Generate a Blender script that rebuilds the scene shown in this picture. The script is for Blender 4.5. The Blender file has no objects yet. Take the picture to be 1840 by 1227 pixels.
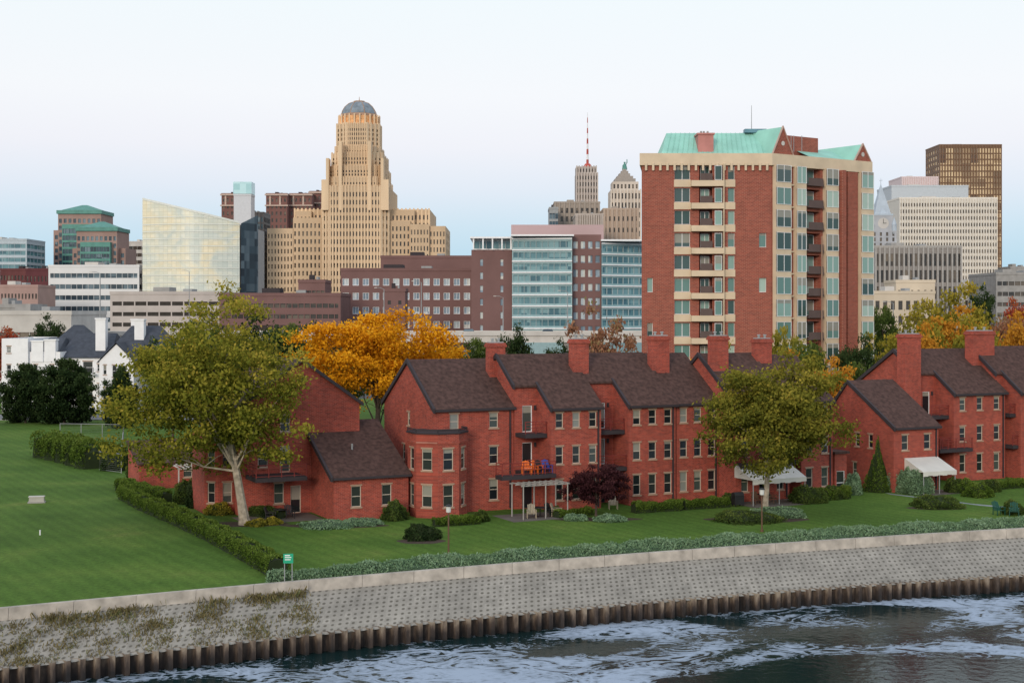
import bpy, math, random
import numpy as np
from mathutils import Vector
random.seed(7); rng=np.random.default_rng(7)
F=2555.0;H=16.0;HY=560.0
def X(px,Y): return (px-920)/F*Y
def Z(py,Y): return H-(py-HY)/F*Y
def GY(py,z=0.0): return (H-z)*F/(py-HY)
sc=bpy.context.scene
COL=sc.collection
# ------------------------------------------------------------------ materials
MATS={}
def newmat(name):
    m=bpy.data.materials.new(name); m.use_nodes=True
    nt=m.node_tree; b=nt.nodes['Principled BSDF']
    return m,nt,b
def N(nt,t,**k):
    n=nt.nodes.new(t)
    for a,v in k.items(): setattr(n,a,v)
    return n
def MA(nt,op,a,b=None,c=None):
    n=N(nt,'ShaderNodeMath',operation=op)
    for i,v in enumerate((a,b,c)):
        if v is None: continue
        if isinstance(v,(int,float)): n.inputs[i].default_value=v
        else: nt.links.new(v,n.inputs[i])
    return n.outputs[0]
def ramp(nt,stops,interp='LINEAR'):
    r=N(nt,'ShaderNodeValToRGB'); r.color_ramp.interpolation=interp
    e=r.color_ramp.elements
    while len(e)>1: e.remove(e[-1])
    e[0].position=stops[0][0]; e[0].color=(*stops[0][1],1)
    for p,c in stops[1:]:
        x=e.new(p); x.color=(*c,1)
    return r
def mat(name,col,rough=.8,var=.2,scale=1.0,metal=0.0,bump=0.0,streak=False):
    if name in MATS: return MATS[name]
    m,nt,b=newmat(name); L=nt.links.new
    tc=N(nt,'ShaderNodeTexCoord'); nz=N(nt,'ShaderNodeTexNoise')
    nz.inputs['Scale'].default_value=scale; nz.inputs['Detail'].default_value=6
    mp=N(nt,'ShaderNodeMapping')
    if streak: mp.inputs['Scale'].default_value=(1,1,.15)
    L(tc.outputs['Object'],mp.inputs[0]); L(mp.outputs[0],nz.inputs['Vector'])
    mr=N(nt,'ShaderNodeMapRange'); mr.inputs[1].default_value=.3; mr.inputs[2].default_value=.7
    mr.inputs[3].default_value=1-var; mr.inputs[4].default_value=1+var
    L(nz.outputs['Fac'],mr.inputs[0])
    h=N(nt,'ShaderNodeHueSaturation'); h.inputs['Color'].default_value=(*col,1)
    L(mr.outputs[0],h.inputs['Value']); L(h.outputs[0],b.inputs['Base Color'])
    b.inputs['Roughness'].default_value=rough; b.inputs['Metallic'].default_value=metal
    b.inputs['Specular IOR Level'].default_value=.3
    if bump>0:
        bp=N(nt,'ShaderNodeBump'); bp.inputs['Strength'].default_value=bump; bp.inputs['Distance'].default_value=.05
        L(nz.outputs['Fac'],bp.inputs['Height']); L(bp.outputs[0],b.inputs['Normal'])
    MATS[name]=m; return m
def brickmat(name,c1,c2,mort,bw=.30,bh=.10,ms=.009,rough=.9,var=.30):
    m,nt,b=newmat(name); L=nt.links.new
    tc=N(nt,'ShaderNodeTexCoord'); s=N(nt,'ShaderNodeSeparateXYZ'); L(tc.outputs['Object'],s.inputs[0])
    ad=N(nt,'ShaderNodeMath',operation='ADD'); L(s.outputs[0],ad.inputs[0]); L(s.outputs[1],ad.inputs[1])
    cb=N(nt,'ShaderNodeCombineXYZ'); L(ad.outputs[0],cb.inputs[0]); L(s.outputs[2],cb.inputs[1])
    br=N(nt,'ShaderNodeTexBrick'); L(cb.outputs[0],br.inputs['Vector'])
    br.inputs['Scale'].default_value=1; br.inputs['Brick Width'].default_value=bw; br.inputs['Row Height'].default_value=bh
    br.inputs['Mortar Size'].default_value=ms; br.inputs['Bias'].default_value=0
    br.inputs['Color1'].default_value=(*c1,1); br.inputs['Color2'].default_value=(*c2,1); br.inputs['Mortar'].default_value=(*mort,1)
    nz=N(nt,'ShaderNodeTexNoise'); nz.inputs['Scale'].default_value=.5; nz.inputs['Detail'].default_value=12; nz.inputs['Roughness'].default_value=.85
    L(tc.outputs['Object'],nz.inputs['Vector'])
    mr=N(nt,'ShaderNodeMapRange'); mr.inputs[1].default_value=.3; mr.inputs[2].default_value=.7
    mr.inputs[3].default_value=1-var; mr.inputs[4].default_value=1+var; L(nz.outputs['Fac'],mr.inputs[0])
    h=N(nt,'ShaderNodeHueSaturation'); L(br.outputs['Color'],h.inputs['Color']); L(mr.outputs[0],h.inputs['Value'])
    L(h.outputs[0],b.inputs['Base Color']); b.inputs['Roughness'].default_value=rough
    b.inputs['Specular IOR Level'].default_value=.2
    MATS[name]=m; return m
def glassmat(name,stops,cell=2.0,rough=.08,metal=0.0,near=False):
    m,nt,b=newmat(name); L=nt.links.new
    if near:
        oi=N(nt,'ShaderNodeObjectInfo'); src=oi.outputs['Random']
    else:
        g=N(nt,'ShaderNodeNewGeometry'); sn=N(nt,'ShaderNodeVectorMath',operation='SNAP')
        sn.inputs[1].default_value=(cell,cell,cell); L(g.outputs['Position'],sn.inputs[0])
        wn=N(nt,'ShaderNodeTexWhiteNoise'); L(sn.outputs[0],wn.inputs['Vector']); src=wn.outputs['Value']
    r=ramp(nt,stops,'CONSTANT' if near else 'LINEAR'); L(src,r.inputs[0])
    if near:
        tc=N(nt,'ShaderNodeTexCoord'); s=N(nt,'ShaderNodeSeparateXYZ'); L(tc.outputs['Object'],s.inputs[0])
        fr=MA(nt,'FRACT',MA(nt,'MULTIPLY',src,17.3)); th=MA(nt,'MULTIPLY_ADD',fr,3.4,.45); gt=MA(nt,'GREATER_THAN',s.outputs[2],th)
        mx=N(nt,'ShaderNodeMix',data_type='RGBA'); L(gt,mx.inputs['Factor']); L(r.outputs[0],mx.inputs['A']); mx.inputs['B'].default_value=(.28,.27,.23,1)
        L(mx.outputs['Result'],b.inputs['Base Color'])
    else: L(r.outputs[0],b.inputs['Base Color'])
    b.inputs['Roughness'].default_value=rough; b.inputs['Metallic'].default_value=metal
    MATS[name]=m; return m
BR=brickmat('townhouse_brick',(.39,.068,.044),(.22,.040,.031),(.38,.17,.13))
BR2=brickmat('highrise_brick',(.34,.088,.060),(.23,.062,.046),(.38,.20,.15),bw=.5,bh=.18,ms=.018,var=.18)
SH=mat('brown_shingle',(.074,.040,.034),.95,.42,3.0,bump=.4)
TRIM=mat('dark_trim',(.040,.032,.037),.7,.1)
TAN=mat('tan_stone',(.38,.25,.18),.8,.12)
CREAM=mat('cream_frame',(.54,.46,.38),.6,.08)
BEI=mat('beige_concrete',(.64,.51,.37),.8,.1,.5)
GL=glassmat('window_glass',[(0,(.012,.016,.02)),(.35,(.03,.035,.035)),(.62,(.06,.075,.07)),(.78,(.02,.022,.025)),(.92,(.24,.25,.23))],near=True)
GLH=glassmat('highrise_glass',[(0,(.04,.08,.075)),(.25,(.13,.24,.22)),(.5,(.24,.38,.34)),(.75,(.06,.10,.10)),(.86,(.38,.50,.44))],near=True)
GF=glassmat('far_glass',[(0,(.03,.027,.025)),(.6,(.075,.06,.05)),(1,(.20,.16,.12))],3.0)
GB=glassmat('blue_glass',[(0,(.05,.13,.17)),(.5,(.10,.22,.26)),(1,(.20,.34,.37))],2.6,.12,.1)
GBD=glassmat('dark_blue_glass',[(0,(.03,.05,.07)),(.6,(.06,.10,.13)),(1,(.16,.22,.26))],3,.12,.2)
SAND=mat('sandstone',(.56,.41,.27),.85,.15,.08,streak=True)
SAND2=mat('sandstone_pier',(.72,.535,.355),.85,.16,.10,streak=True)
WHT=mat('white_paint',(.82,.82,.84),.6,.05)
WCON=mat('pale_concrete',(.54,.51,.48),.85,.12,.3)
GCON=mat('grey_concrete',(.32,.31,.30),.85,.15,.6)
SLATE=mat('slate_roof',(.05,.057,.075),.7,.25,1.5)
COP=mat('copper_green',(.29,.57,.48),.6,.12,.4)
COPD=mat('dark_copper',(.10,.27,.23),.6,.15,.4)
BARK=mat('bark',(.33,.28,.22),.9,.4,3,bump=.5)
BARKD=mat('dark_bark',(.08,.06,.05),.9,.3,3)
REDM=mat('red_metal',(.20,.035,.03),.5,.1)
BLK=mat('black_metal',(.02,.02,.022),.5,.1)
AWN=mat('white_canvas',(.60,.58,.54),.8,.08)
STEEL=mat('grey_steel',(.30,.31,.32),.5,.1)
# ------------------------------------------------------------------ mesh builder
class MB:
    def __init__(s): s.v=[];s.f=[];s.m=[]
    def face(s,pts,mi=0):
        i=len(s.v); s.v+= [tuple(p) for p in pts]; s.f.append(tuple(range(i,i+len(pts)))); s.m.append(mi)
    def hexa(s,p,mi=0):
        i=len(s.v); s.v+=[tuple(q) for q in p]
        for f in ((0,3,2,1),(4,5,6,7),(0,1,5,4),(1,2,6,5),(2,3,7,6),(3,0,4,7)):
            s.f.append(tuple(i+k for k in f)); s.m.append(mi)
    def box(s,x0,y0,z0,x1,y1,z1,mi=0):
        s.hexa([(x0,y0,z0),(x1,y0,z0),(x1,y1,z0),(x0,y1,z0),(x0,y0,z1),(x1,y0,z1),(x1,y1,z1),(x0,y1,z1)],mi)
    def fbox(s,p0,ang,x0,x1,o0,o1,z0,z1,mi=0):
        c,sn=math.cos(ang),math.sin(ang)
        def P(x,o,z): return (p0[0]+c*x+sn*o,p0[1]+sn*x-c*o,z)
        s.hexa([P(x0,o1,z0),P(x1,o1,z0),P(x1,o0,z0),P(x0,o0,z0),P(x0,o1,z1),P(x1,o1,z1),P(x1,o0,z1),P(x0,o0,z1)],mi)
    def slab(s,a,b,c,d,t,mi=0):
        dn=lambda p:(p[0],p[1],p[2]-t)
        s.hexa([dn(a),dn(b),dn(c),dn(d),a,b,c,d],mi)
    def prism(s,foot,z0,z1,mi=0,mt=None,k=1.0,cx=0,cy=0):
        n=len(foot); i=len(s.v)
        s.v+=[(x,y,z0) for x,y in foot]+[(cx+(x-cx)*k,cy+(y-cy)*k,z1) for x,y in foot]
        for a in range(n):
            j=(a+1)%n; s.f.append((i+a,i+j,i+n+j,i+n+a)); s.m.append(mi)
        s.f.append(tuple(i+n+a for a in range(n))); s.m.append(mi if mt is None else mt)
        s.f.append(tuple(i+a for a in range(n))[::-1]); s.m.append(mi)
    def tube(s,pts,rad,sides=6,mi=0):
        pts=[np.array(p,float) for p in pts]; rings=[]
        for k,p in enumerate(pts):
            d=pts[min(k+1,len(pts)-1)]-pts[max(k-1,0)]; d/= (np.linalg.norm(d)+1e-9)
            a=np.cross(d,(0,0,1) if abs(d[2])<.9 else (1,0,0)); a/=np.linalg.norm(a); b=np.cross(d,a)
            i=len(s.v); rings.append(i)
            for q in range(sides):
                t=2*math.pi*q/sides; s.v.append(tuple(p+rad[k]*(a*math.cos(t)+b*math.sin(t))))
        for r0,r1 in zip(rings,rings[1:]):
            for q in range(sides):
                w=(q+1)%sides; s.f.append((r0+q,r0+w,r1+w,r1+q)); s.m.append(mi)
        s.f.append(tuple(rings[-1]+q for q in range(sides))); s.m.append(mi)
        s.f.append(tuple(rings[0]+q for q in range(sides))[::-1]); s.m.append(mi)
    def wall(s,p0,ang,L,z0,z1,holes,mi=0,dep=.12):
        c,sn=math.cos(ang),math.sin(ang)
        def P(x,z,o=0): return (p0[0]+c*x-sn*o,p0[1]+sn*x+c*o,z)
        r=lambda v:round(v,4)
        hs=[tuple(r(q) for q in h) for h in holes]
        xs=sorted({0.0,r(L)}|{h[0] for h in hs}|{h[1] for h in hs}); zs=sorted({r(z0),r(z1)}|{h[2] for h in hs}|{h[3] for h in hs})
        ix={v:i for i,v in enumerate(xs)}; iz={v:i for i,v in enumerate(zs)}
        g=np.zeros((len(xs),len(zs)),bool)
        for h in hs: g[ix[h[0]]:ix[h[1]],iz[h[2]]:iz[h[3]]]=True
        for i in range(len(xs)-1):
            for j in range(len(zs)-1):
                if not g[i,j]: s.face([P(xs[i],zs[j]),P(xs[i+1],zs[j]),P(xs[i+1],zs[j+1]),P(xs[i],zs[j+1])],mi)
        for a,b,e,f in hs:
            s.face([P(a,e),P(a,e,dep),P(a,f,dep),P(a,f)],mi); s.face([P(b,e),P(b,f),P(b,f,dep),P(b,e,dep)],mi)
            s.face([P(a,e),P(b,e),P(b,e,dep),P(a,e,dep)],mi); s.face([P(a,f),P(a,f,dep),P(b,f,dep),P(b,f)],mi)
    def mesh(s,name,mats):
        me=bpy.data.meshes.new(name); me.from_pydata(s.v,[],s.f)
        for m in mats: me.materials.append(m)
        me.polygons.foreach_set('material_index',s.m); me.update(); return me
    def build(s,name,mats,parent=None,loc=(0,0,0),rot=0):
        return obj(name,s.mesh(name,mats),parent,loc,rot)
    def split(s,name,mats,parent=None):
        par=list(range(len(s.v)))
        def fd(a):
            while par[a]!=a: par[a]=par[par[a]]; a=par[a]
            return a
        for f in s.f:
            for q in f[1:]: par[fd(q)]=fd(f[0])
        gr={}
        for f,m in zip(s.f,s.m): gr.setdefault(fd(f[0]),[]).append((f,m))
        out=[]
        for fl in gr.values():
            mb=MB(); mp={}
            for f,m in fl:
                for q in f:
                    if q not in mp: mp[q]=len(mb.v); mb.v.append(s.v[q])
                mb.f.append(tuple(mp[q] for q in f)); mb.m.append(m)
            out.append(mb.build(name,mats,parent))
        return out
def obj(name,me,parent=None,loc=(0,0,0),rot=0):
    o=bpy.data.objects.new(name,me); o.location=loc; o.rotation_euler=(0,0,rot); o.parent=parent; COL.objects.link(o); return o
def tag(o,label,cat,group=None):
    o['label']=label;o['category']=cat
    if group:o['group']=group
    return o
def root(name,label,cat,loc=(0,0,0),rot=0,group=None):
    return tag(obj(name,None,None,loc,rot),label,cat,group)
# ------------------------------------------------------------------ windows
WC={}
def win_meshes(w,h,g,fr,mull):
    k=(round(w,2),round(h,2),g.name,fr.name,mull)
    if k not in WC:
        p=MB(); p.face([(0,0,0),(w,0,0),(w,0,h),(0,0,h)])
        f=MB(); t=.055; y0,y1=-.06,-.004
        f.box(0,y0,0,t,y1,h); f.box(w-t,y0,0,w,y1,h); f.box(t,y0,0,w-t,y1,t); f.box(t,y0,h-t,w-t,y1,h)
        if mull: f.box(t,y0+.01,h*.5-.025,w-t,y1,h*.5+.025)
        s=MB(); s.box(-.08,-.20,-.12,w+.08,-.095,-.002)
        l=MB(); l.box(-.08,-.16,h+.002,w+.08,-.125,h+.13)
        WC[k]=(p.mesh('window',[g]),f.mesh('frame',[fr]),s.mesh('sill',[TAN]),l.mesh('lintel',[TAN]))
    return WC[k]
def near_window(rt,p0,ang,x0,z0,w,h,g=None,fr=None,dep=.12,mull=True,door=False):
    g=g or GL; fr=fr or CREAM
    c,s=math.cos(ang),math.sin(ang)
    loc=(p0[0]+c*x0-s*dep,p0[1]+s*x0+c*dep,z0)
    a,b,d,l=win_meshes(w,h,g,fr,mull)
    o=obj('door' if door else 'window',a,rt,loc,ang)
    obj('frame',b,o)
    if not door: obj('sill',d,o); obj('lintel',l,o)
WL={}
def far_win(rt,p0,ang,x0,z0,w,h,g,dep):
    WL.setdefault(rt,[]).append((p0,ang,x0,z0,w,h,g,dep))
def flush(rt,lim=100,framed=False):
    l=WL.pop(rt,[])
    l.sort(key=lambda e:-(e[4]*e[5])-e[3]*.001)
    def quad(mb,e,mi=0):
        p0,ang,x0,z0,w,h,g,dep=e; c,s=math.cos(ang),math.sin(ang)
        f=lambda x,z:(p0[0]+c*x-s*dep,p0[1]+s*x+c*dep,z)
        mb.face([f(x0,z0),f(x0+w,z0),f(x0+w,z0+h),f(x0,z0+h)],mi)
    for e in l[:lim]:
        p0,ang,x0,z0,w,h,g,dep=e; k=('f',round(w,2),round(h,2),g.name)
        if k not in WC:
            p=MB(); p.face([(0,0,0),(w,0,0),(w,0,h),(0,0,h)])
            f=MB(); t=.14; f.box(0,-.2,0,t,-.01,h); f.box(w-t,-.2,0,w,-.01,h); f.box(t,-.2,0,w-t,-.01,t); f.box(t,-.2,h-t,w-t,-.01,h); f.box(w/2-.06,-.18,t,w/2+.06,-.01,h-t)
            WC[k]=(p.mesh('window',[g]),f.mesh('frame',[WHT]))
        c,s=math.cos(ang),math.sin(ang)
        o=obj('window',WC[k][0],rt,(p0[0]+c*x0-s*dep,p0[1]+s*x0+c*dep,z0),ang)
        if framed: obj('frame',WC[k][1],o)
    if len(l)>lim:
        gs=[]
        for e in l[lim:]:
            if e[6] not in gs: gs.append(e[6])
        mb=MB()
        for e in l[lim:]: quad(mb,e,mi=gs.index(e[6]))
        o=mb.build('window_rows',gs,rt); o['kind']='stuff'
def volume(rt,foot,z0,z1,styles,mats,dep=.25,name='wall',pd=.5):
    wm,g,rm=mats[:3]; pm=mats[3] if len(mats)>3 else wm
    mb=MB(); n=len(foot)
    for i in range(n):
        p=foot[i]; q=foot[(i+1)%n]; L=math.hypot(q[0]-p[0],q[1]-p[1]); ang=math.atan2(q[1]-p[1],q[0]-p[0])
        st=styles.get(i)
        if not st: mb.wall(p,ang,L,z0,z1,[]); continue
        kind,cols,rows,wf,hf,zb,zt=st; cw=L/cols; ch=(zt-zb)/rows; holes=[]
        if kind in('g','p'):
            for a in range(cols):
                for b in range(rows):
                    x0=a*cw+cw*(1-wf)/2; za=zb+b*ch+ch*(1-hf)*.5
                    holes.append((x0,x0+cw*wf,za,za+ch*hf)); far_win(rt,p,ang,x0,za,cw*wf,ch*hf,g,dep)
            if kind=='p':
                for a in range(cols+1):
                    pw=cw*(1-wf)*.35
                    xx=min(max(a*cw,pw+.01),L-pw-.01)
                    mb.fbox(p,ang,xx-pw,xx+pw,0.002,pd,z0,z1+.6,3)
        elif kind=='b':
            for b in range(rows):
                za=zb+b*ch+ch*(1-hf)*.5; x0=.02*L
                holes.append((x0,L-x0,za,za+ch*hf)); far_win(rt,p,ang,x0,za,L-2*x0,ch*hf,g,dep)
                for a in range(1,cols): mb.fbox(p,ang,a*cw-.06*wf,a*cw+.06*wf,-dep+.01,-.02,za+.002,za+ch*hf-.002,3)
        mb.wall(p,ang,L,z0,z1,holes,0,dep)
    mb.face([(x,y,z1) for x,y in foot],1)
    return mb.build(name,[wm,rm,rm,pm],rt)
def rect(x0,x1,y0,y1): return [(x0,y0),(x1,y0),(x1,y1),(x0,y1)]
def bld(name,label,cat,pl,pr,pt,Y,depth,fs,ss=None,mats=None,rot=0,dep=.3,extra=None,framed=False):
    xl=X(pl,Y); w=(X(pr,Y)-xl)/math.cos(rot)
    rt=root(name,label,cat,(xl,Y,0),rot)
    z1=Z(pt,Y); zb=fs[5] if len(fs)>5 else 3
    st={0:(fs[0],fs[1],fs[2],fs[3],fs[4],zb,z1-1.2)}
    if ss: st[1]=st[3]=(ss[0],ss[1],ss[2],ss[3],ss[4],zb,z1-1.2)
    volume(rt,rect(0,w,0,depth),0,z1,st,mats,dep)
    mb=MB(); mb.box(-.15,-.15,z1+.01,w+.15,.35,z1+.9); mb.box(-.15,.352,z1+.01,.3,depth,z1+.9); mb.box(w-.3,.352,z1+.01,w+.15,depth,z1+.9)
    mb.build('parapet',[mats[3] if len(mats)>3 else mats[0]],rt)
    mb=MB(); mb.box(w*.3,depth*.4,z1+.01,w*.45,depth*.7,z1+2.4); mb.build('plant_room',[mats[2]],rt)
    mb=MB(); mb.box(w*.6,depth*.3,z1+.01,w*.68,depth*.55,z1+1.8); mb.build('roof_vent',[STEEL],rt)
    if extra: extra(rt,w,z1)
    flush(rt,100,framed); return rt
# ------------------------------------------------------------------ leaves
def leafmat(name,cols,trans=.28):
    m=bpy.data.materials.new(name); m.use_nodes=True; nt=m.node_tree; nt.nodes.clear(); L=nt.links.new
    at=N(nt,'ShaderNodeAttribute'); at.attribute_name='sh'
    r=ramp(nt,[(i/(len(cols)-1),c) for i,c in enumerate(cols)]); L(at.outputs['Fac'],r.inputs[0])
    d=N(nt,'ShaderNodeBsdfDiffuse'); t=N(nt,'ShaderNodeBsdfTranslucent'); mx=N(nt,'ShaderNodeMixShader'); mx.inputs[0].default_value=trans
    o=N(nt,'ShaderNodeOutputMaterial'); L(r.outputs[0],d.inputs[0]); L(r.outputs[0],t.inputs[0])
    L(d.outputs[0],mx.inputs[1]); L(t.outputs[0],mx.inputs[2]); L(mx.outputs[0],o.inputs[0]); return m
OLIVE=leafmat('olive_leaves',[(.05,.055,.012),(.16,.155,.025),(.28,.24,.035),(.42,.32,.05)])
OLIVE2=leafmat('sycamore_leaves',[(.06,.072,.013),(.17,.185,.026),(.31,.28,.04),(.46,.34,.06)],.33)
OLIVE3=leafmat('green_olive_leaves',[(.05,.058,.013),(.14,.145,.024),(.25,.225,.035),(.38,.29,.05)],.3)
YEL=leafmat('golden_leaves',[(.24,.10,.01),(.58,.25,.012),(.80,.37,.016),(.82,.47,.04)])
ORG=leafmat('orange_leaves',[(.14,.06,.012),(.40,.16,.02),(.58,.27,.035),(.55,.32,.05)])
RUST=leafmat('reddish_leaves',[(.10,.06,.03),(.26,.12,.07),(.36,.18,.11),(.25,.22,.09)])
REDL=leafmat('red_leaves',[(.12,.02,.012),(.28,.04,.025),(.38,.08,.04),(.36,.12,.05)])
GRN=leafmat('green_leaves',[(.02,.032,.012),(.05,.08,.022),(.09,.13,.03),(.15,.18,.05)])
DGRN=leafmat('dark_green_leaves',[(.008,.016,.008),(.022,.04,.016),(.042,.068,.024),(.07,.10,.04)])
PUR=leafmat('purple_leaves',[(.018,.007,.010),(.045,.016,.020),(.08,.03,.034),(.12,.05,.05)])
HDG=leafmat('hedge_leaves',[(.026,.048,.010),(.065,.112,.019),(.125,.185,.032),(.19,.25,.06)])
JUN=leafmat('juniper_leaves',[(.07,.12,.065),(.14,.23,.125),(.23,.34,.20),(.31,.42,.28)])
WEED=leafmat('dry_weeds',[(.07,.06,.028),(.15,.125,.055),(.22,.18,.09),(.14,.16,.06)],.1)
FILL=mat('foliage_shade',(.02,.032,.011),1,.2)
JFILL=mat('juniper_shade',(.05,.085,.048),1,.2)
def leafgeo(c,size,sh,rg,thin=.6):
    n=len(c); a=rg.normal(size=(n,3)); a/=np.linalg.norm(a,axis=1)[:,None]
    b=np.cross(a,rg.normal(size=(n,3))); b/=np.linalg.norm(b,axis=1)[:,None]
    s=(size*rg.uniform(.6,1.25,n))[:,None]
    v=np.stack([c+a*s,c+b*s*thin,c-a*s,c-b*s*thin],1).reshape(-1,3)
    f=np.arange(4*n).reshape(-1,4)
    return v,f,sh
def leafmesh(name,geo,mats,extra=None):
    v,f,sh=geo; vv=v.tolist(); ff=f.tolist(); sh=list(sh)
    mi=[0]*len(ff)
    if extra:
        k=len(vv); vv+=list(extra.v); ff+=[[q+k for q in e] for e in extra.f]; sh+=[0]*len(extra.f); mi+=[1]*len(extra.f)
    me=bpy.data.meshes.new(name); me.from_pydata(vv,[],ff)
    for m in mats: me.materials.append(m)
    at=me.attributes.new('sh','FLOAT','FACE'); at.data.foreach_set('value',np.clip(np.array(sh,dtype=np.float32),0,1))
    me.polygons.foreach_set('material_index',mi); me.update(); return me
def crown(seed,c,r,ncl,nl,ls,clr,low=-.75,pw=.42):
    rg=np.random.default_rng(seed)
    d=rg.normal(size=(ncl*3,3)); d/=np.linalg.norm(d,axis=1)[:,None]; d=d[d[:,2]>low][:ncl]; m=len(d)
    ph=rg.uniform(0,6.28,6)
    bump=1+.16*np.sin(3*d[:,0]+ph[0]+2*d[:,2])+.13*np.sin(5*d[:,1]+ph[1]+3*d[:,0])+.12*np.sin(7*d[:,2]+ph[2]+4*d[:,0])
    rr=rg.uniform(0,1,m)**pw*bump
    cc=d*rr[:,None]*np.array(r)+np.array(c)
    csh=rg.uniform(-.18,.18,m)
    k=rg.integers(int(nl*.4),int(nl*1.5),m)
    idx=np.repeat(np.arange(m),k)
    off=rg.normal(size=(len(idx),3))*np.array([clr,clr,clr*.55])*.55
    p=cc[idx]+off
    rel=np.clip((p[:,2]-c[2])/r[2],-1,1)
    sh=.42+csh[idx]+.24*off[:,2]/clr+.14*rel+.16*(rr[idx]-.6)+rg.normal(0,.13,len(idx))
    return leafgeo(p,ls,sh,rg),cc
def tree_meshes(seed,h0,c,r,ncl,nl,ls,clr,lm,bark,tr,bend=(0,0),nlimb=18,low=-.75,pw=.42):
    rg=random.Random(seed)
    g,cc=crown(seed,c,r,ncl,nl,ls,clr,low,pw)
    me=leafmesh('crown',g,[lm])
    mb=MB(); top=(c[0],c[1],c[2]+r[2]*.55)
    def axis(t):
        return np.array([bend[0]*math.sin(t*3.1)+c[0]*t**1.0, bend[1]*math.sin(t*3.1)+c[1]*t**1.0, top[2]*t])
    T=[0,.03,.12,.25,.4,.55,.7,.85,1]
    mb.tube([axis(t) for t in T],[tr*q for q in (1.55,1.15,.95,.85,.72,.52,.36,.2,.06)],8)
    for i in range(nlimb):
        e=cc[rg.randrange(len(cc))]
        t0=min(.85,max(h0/top[2],(e[2]-r[2]*.6)/top[2]*rg.uniform(.6,.95)))
        a=axis(t0); m1=a+(e-a)*.45+np.array([rg.uniform(-.3,.3),rg.uniform(-.3,.3),rg.uniform(0,.5)])
        m2=a+(e-a)*.75+np.array([0,0,rg.uniform(0,.5)])
        q=tr*(.40-.25*t0)
        mb.tube([a,m1,m2,e],[q,q*.5,q*.28,q*.1],5)
        for z in range(2):
            e2=m1+np.array([rg.uniform(-1,1)*r[0]*.3,rg.uniform(-1,1)*r[1]*.3,rg.uniform(.2,1)*r[2]*.25]); mb.tube([m1,(m1+e2)/2+np.array([0,0,.15]),e2],[q*.35,q*.2,q*.08],4)
    return mb.mesh('trunk',[bark]),me
def place_tree(tm,name,label,loc,sc_=1,rot=0,group=None):
    rt=root(name,label,'tree',loc,rot,group); 
    s=(sc_,)*3 if not isinstance(sc_,tuple) else sc_
    for n,m in(('trunk',tm[0]),('crown',tm[1])):
        o=obj(n,m,rt); o.scale=s
    return rt
def bush(name,label,loc,r,n,ls,lm,group=None,cat='shrub',seed=1,cone=0.0):
    rg=np.random.default_rng(seed); r=np.array(r,float)
    d=rg.normal(size=(n,3)); d/=np.linalg.norm(d,axis=1)[:,None]; d[:,2]=np.abs(d[:,2])*1.0-.15
    ph=rg.uniform(0,6.28,4)
    def bm(d): return 1+.09*np.sin(5*d[:,0]+ph[0])+.09*np.sin(6*d[:,1]+ph[1]+3*d[:,2])+.06*np.sin(11*d[:,0]+ph[2]+7*d[:,2])
    k=bm(d); p=d*r*(k*rg.uniform(.82,1.05,n))[:,None]+np.array([0,0,r[2]*.15])
    if cone: f=1-cone*np.clip(p[:,2]/r[2],0,1); p[:,0]*=f; p[:,1]*=f
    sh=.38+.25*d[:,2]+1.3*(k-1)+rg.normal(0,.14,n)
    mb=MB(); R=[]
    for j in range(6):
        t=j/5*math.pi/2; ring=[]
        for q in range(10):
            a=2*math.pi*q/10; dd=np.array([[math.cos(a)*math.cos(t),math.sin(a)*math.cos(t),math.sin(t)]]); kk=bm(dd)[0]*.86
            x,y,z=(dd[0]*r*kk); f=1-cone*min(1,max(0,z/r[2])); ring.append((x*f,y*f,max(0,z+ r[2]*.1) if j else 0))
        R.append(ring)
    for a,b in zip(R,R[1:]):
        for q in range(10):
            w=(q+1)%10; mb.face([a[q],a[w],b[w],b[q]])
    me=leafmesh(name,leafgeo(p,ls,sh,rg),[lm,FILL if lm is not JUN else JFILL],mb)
    return tag(obj(name,me,None,loc),label,cat,group)
# ------------------------------------------------------------------ shoreline
Tp=[(0,1091),(250,1070),(500,1048),(750,1027),(1000,1006),(1250,986),(1500,968),(1840,950)]
Pp=[(0,1203),(300,1167),(600,1136),(1000,1098),(1400,1064),(1840,1034)]
def fit(pp,z):
    a=np.array([(X(x,GY(y,z)),GY(y,z)) for x,y in pp]); c=np.polyfit(a[:,0],a[:,1],2)
    def f(x):
        x0=min(max(x,a[0,0]),a[-1,0]); d=2*c[0]*x0+c[1]
        return float(np.polyval(c,x0)+d*(x-x0))
    return f
TY=fit(Tp,.15); PY=fit(Pp,-2.1); WZ=-3.15
XS=list(np.linspace(-120,150,271))
mb=MB()
xs=[-4000]+XS+[4000]
for a,b in zip(xs,xs[1:]):
    ya,yb=TY(max(-120,min(150,a))),TY(max(-120,min(150,b)))
    mb.face([(a,ya+.3,0),(b,yb+.3,0),(b,9000,0),(a,9000,0)])
m,nt,b=newmat('lawn_grass'); L=nt.links.new
tc=N(nt,'ShaderNodeTexCoord'); n1=N(nt,'ShaderNodeTexNoise'); n1.inputs['Scale'].default_value=.13; n1.inputs['Detail'].default_value=7; n1.inputs['Roughness'].default_value=.6
n2=N(nt,'ShaderNodeTexNoise'); n2.inputs['Scale'].default_value=3.5; n2.inputs['Detail'].default_value=8; n2.inputs['Roughness'].default_value=.75
wv=N(nt,'ShaderNodeTexWave'); wv.inputs['Scale'].default_value=.28; wv.inputs['Distortion'].default_value=1.5
mp=N(nt,'ShaderNodeMapping'); mp.inputs['Rotation'].default_value=(0,0,math.radians(-32)); L(tc.outputs['Object'],mp.inputs[0]); L(mp.outputs[0],wv.inputs[0])
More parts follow.
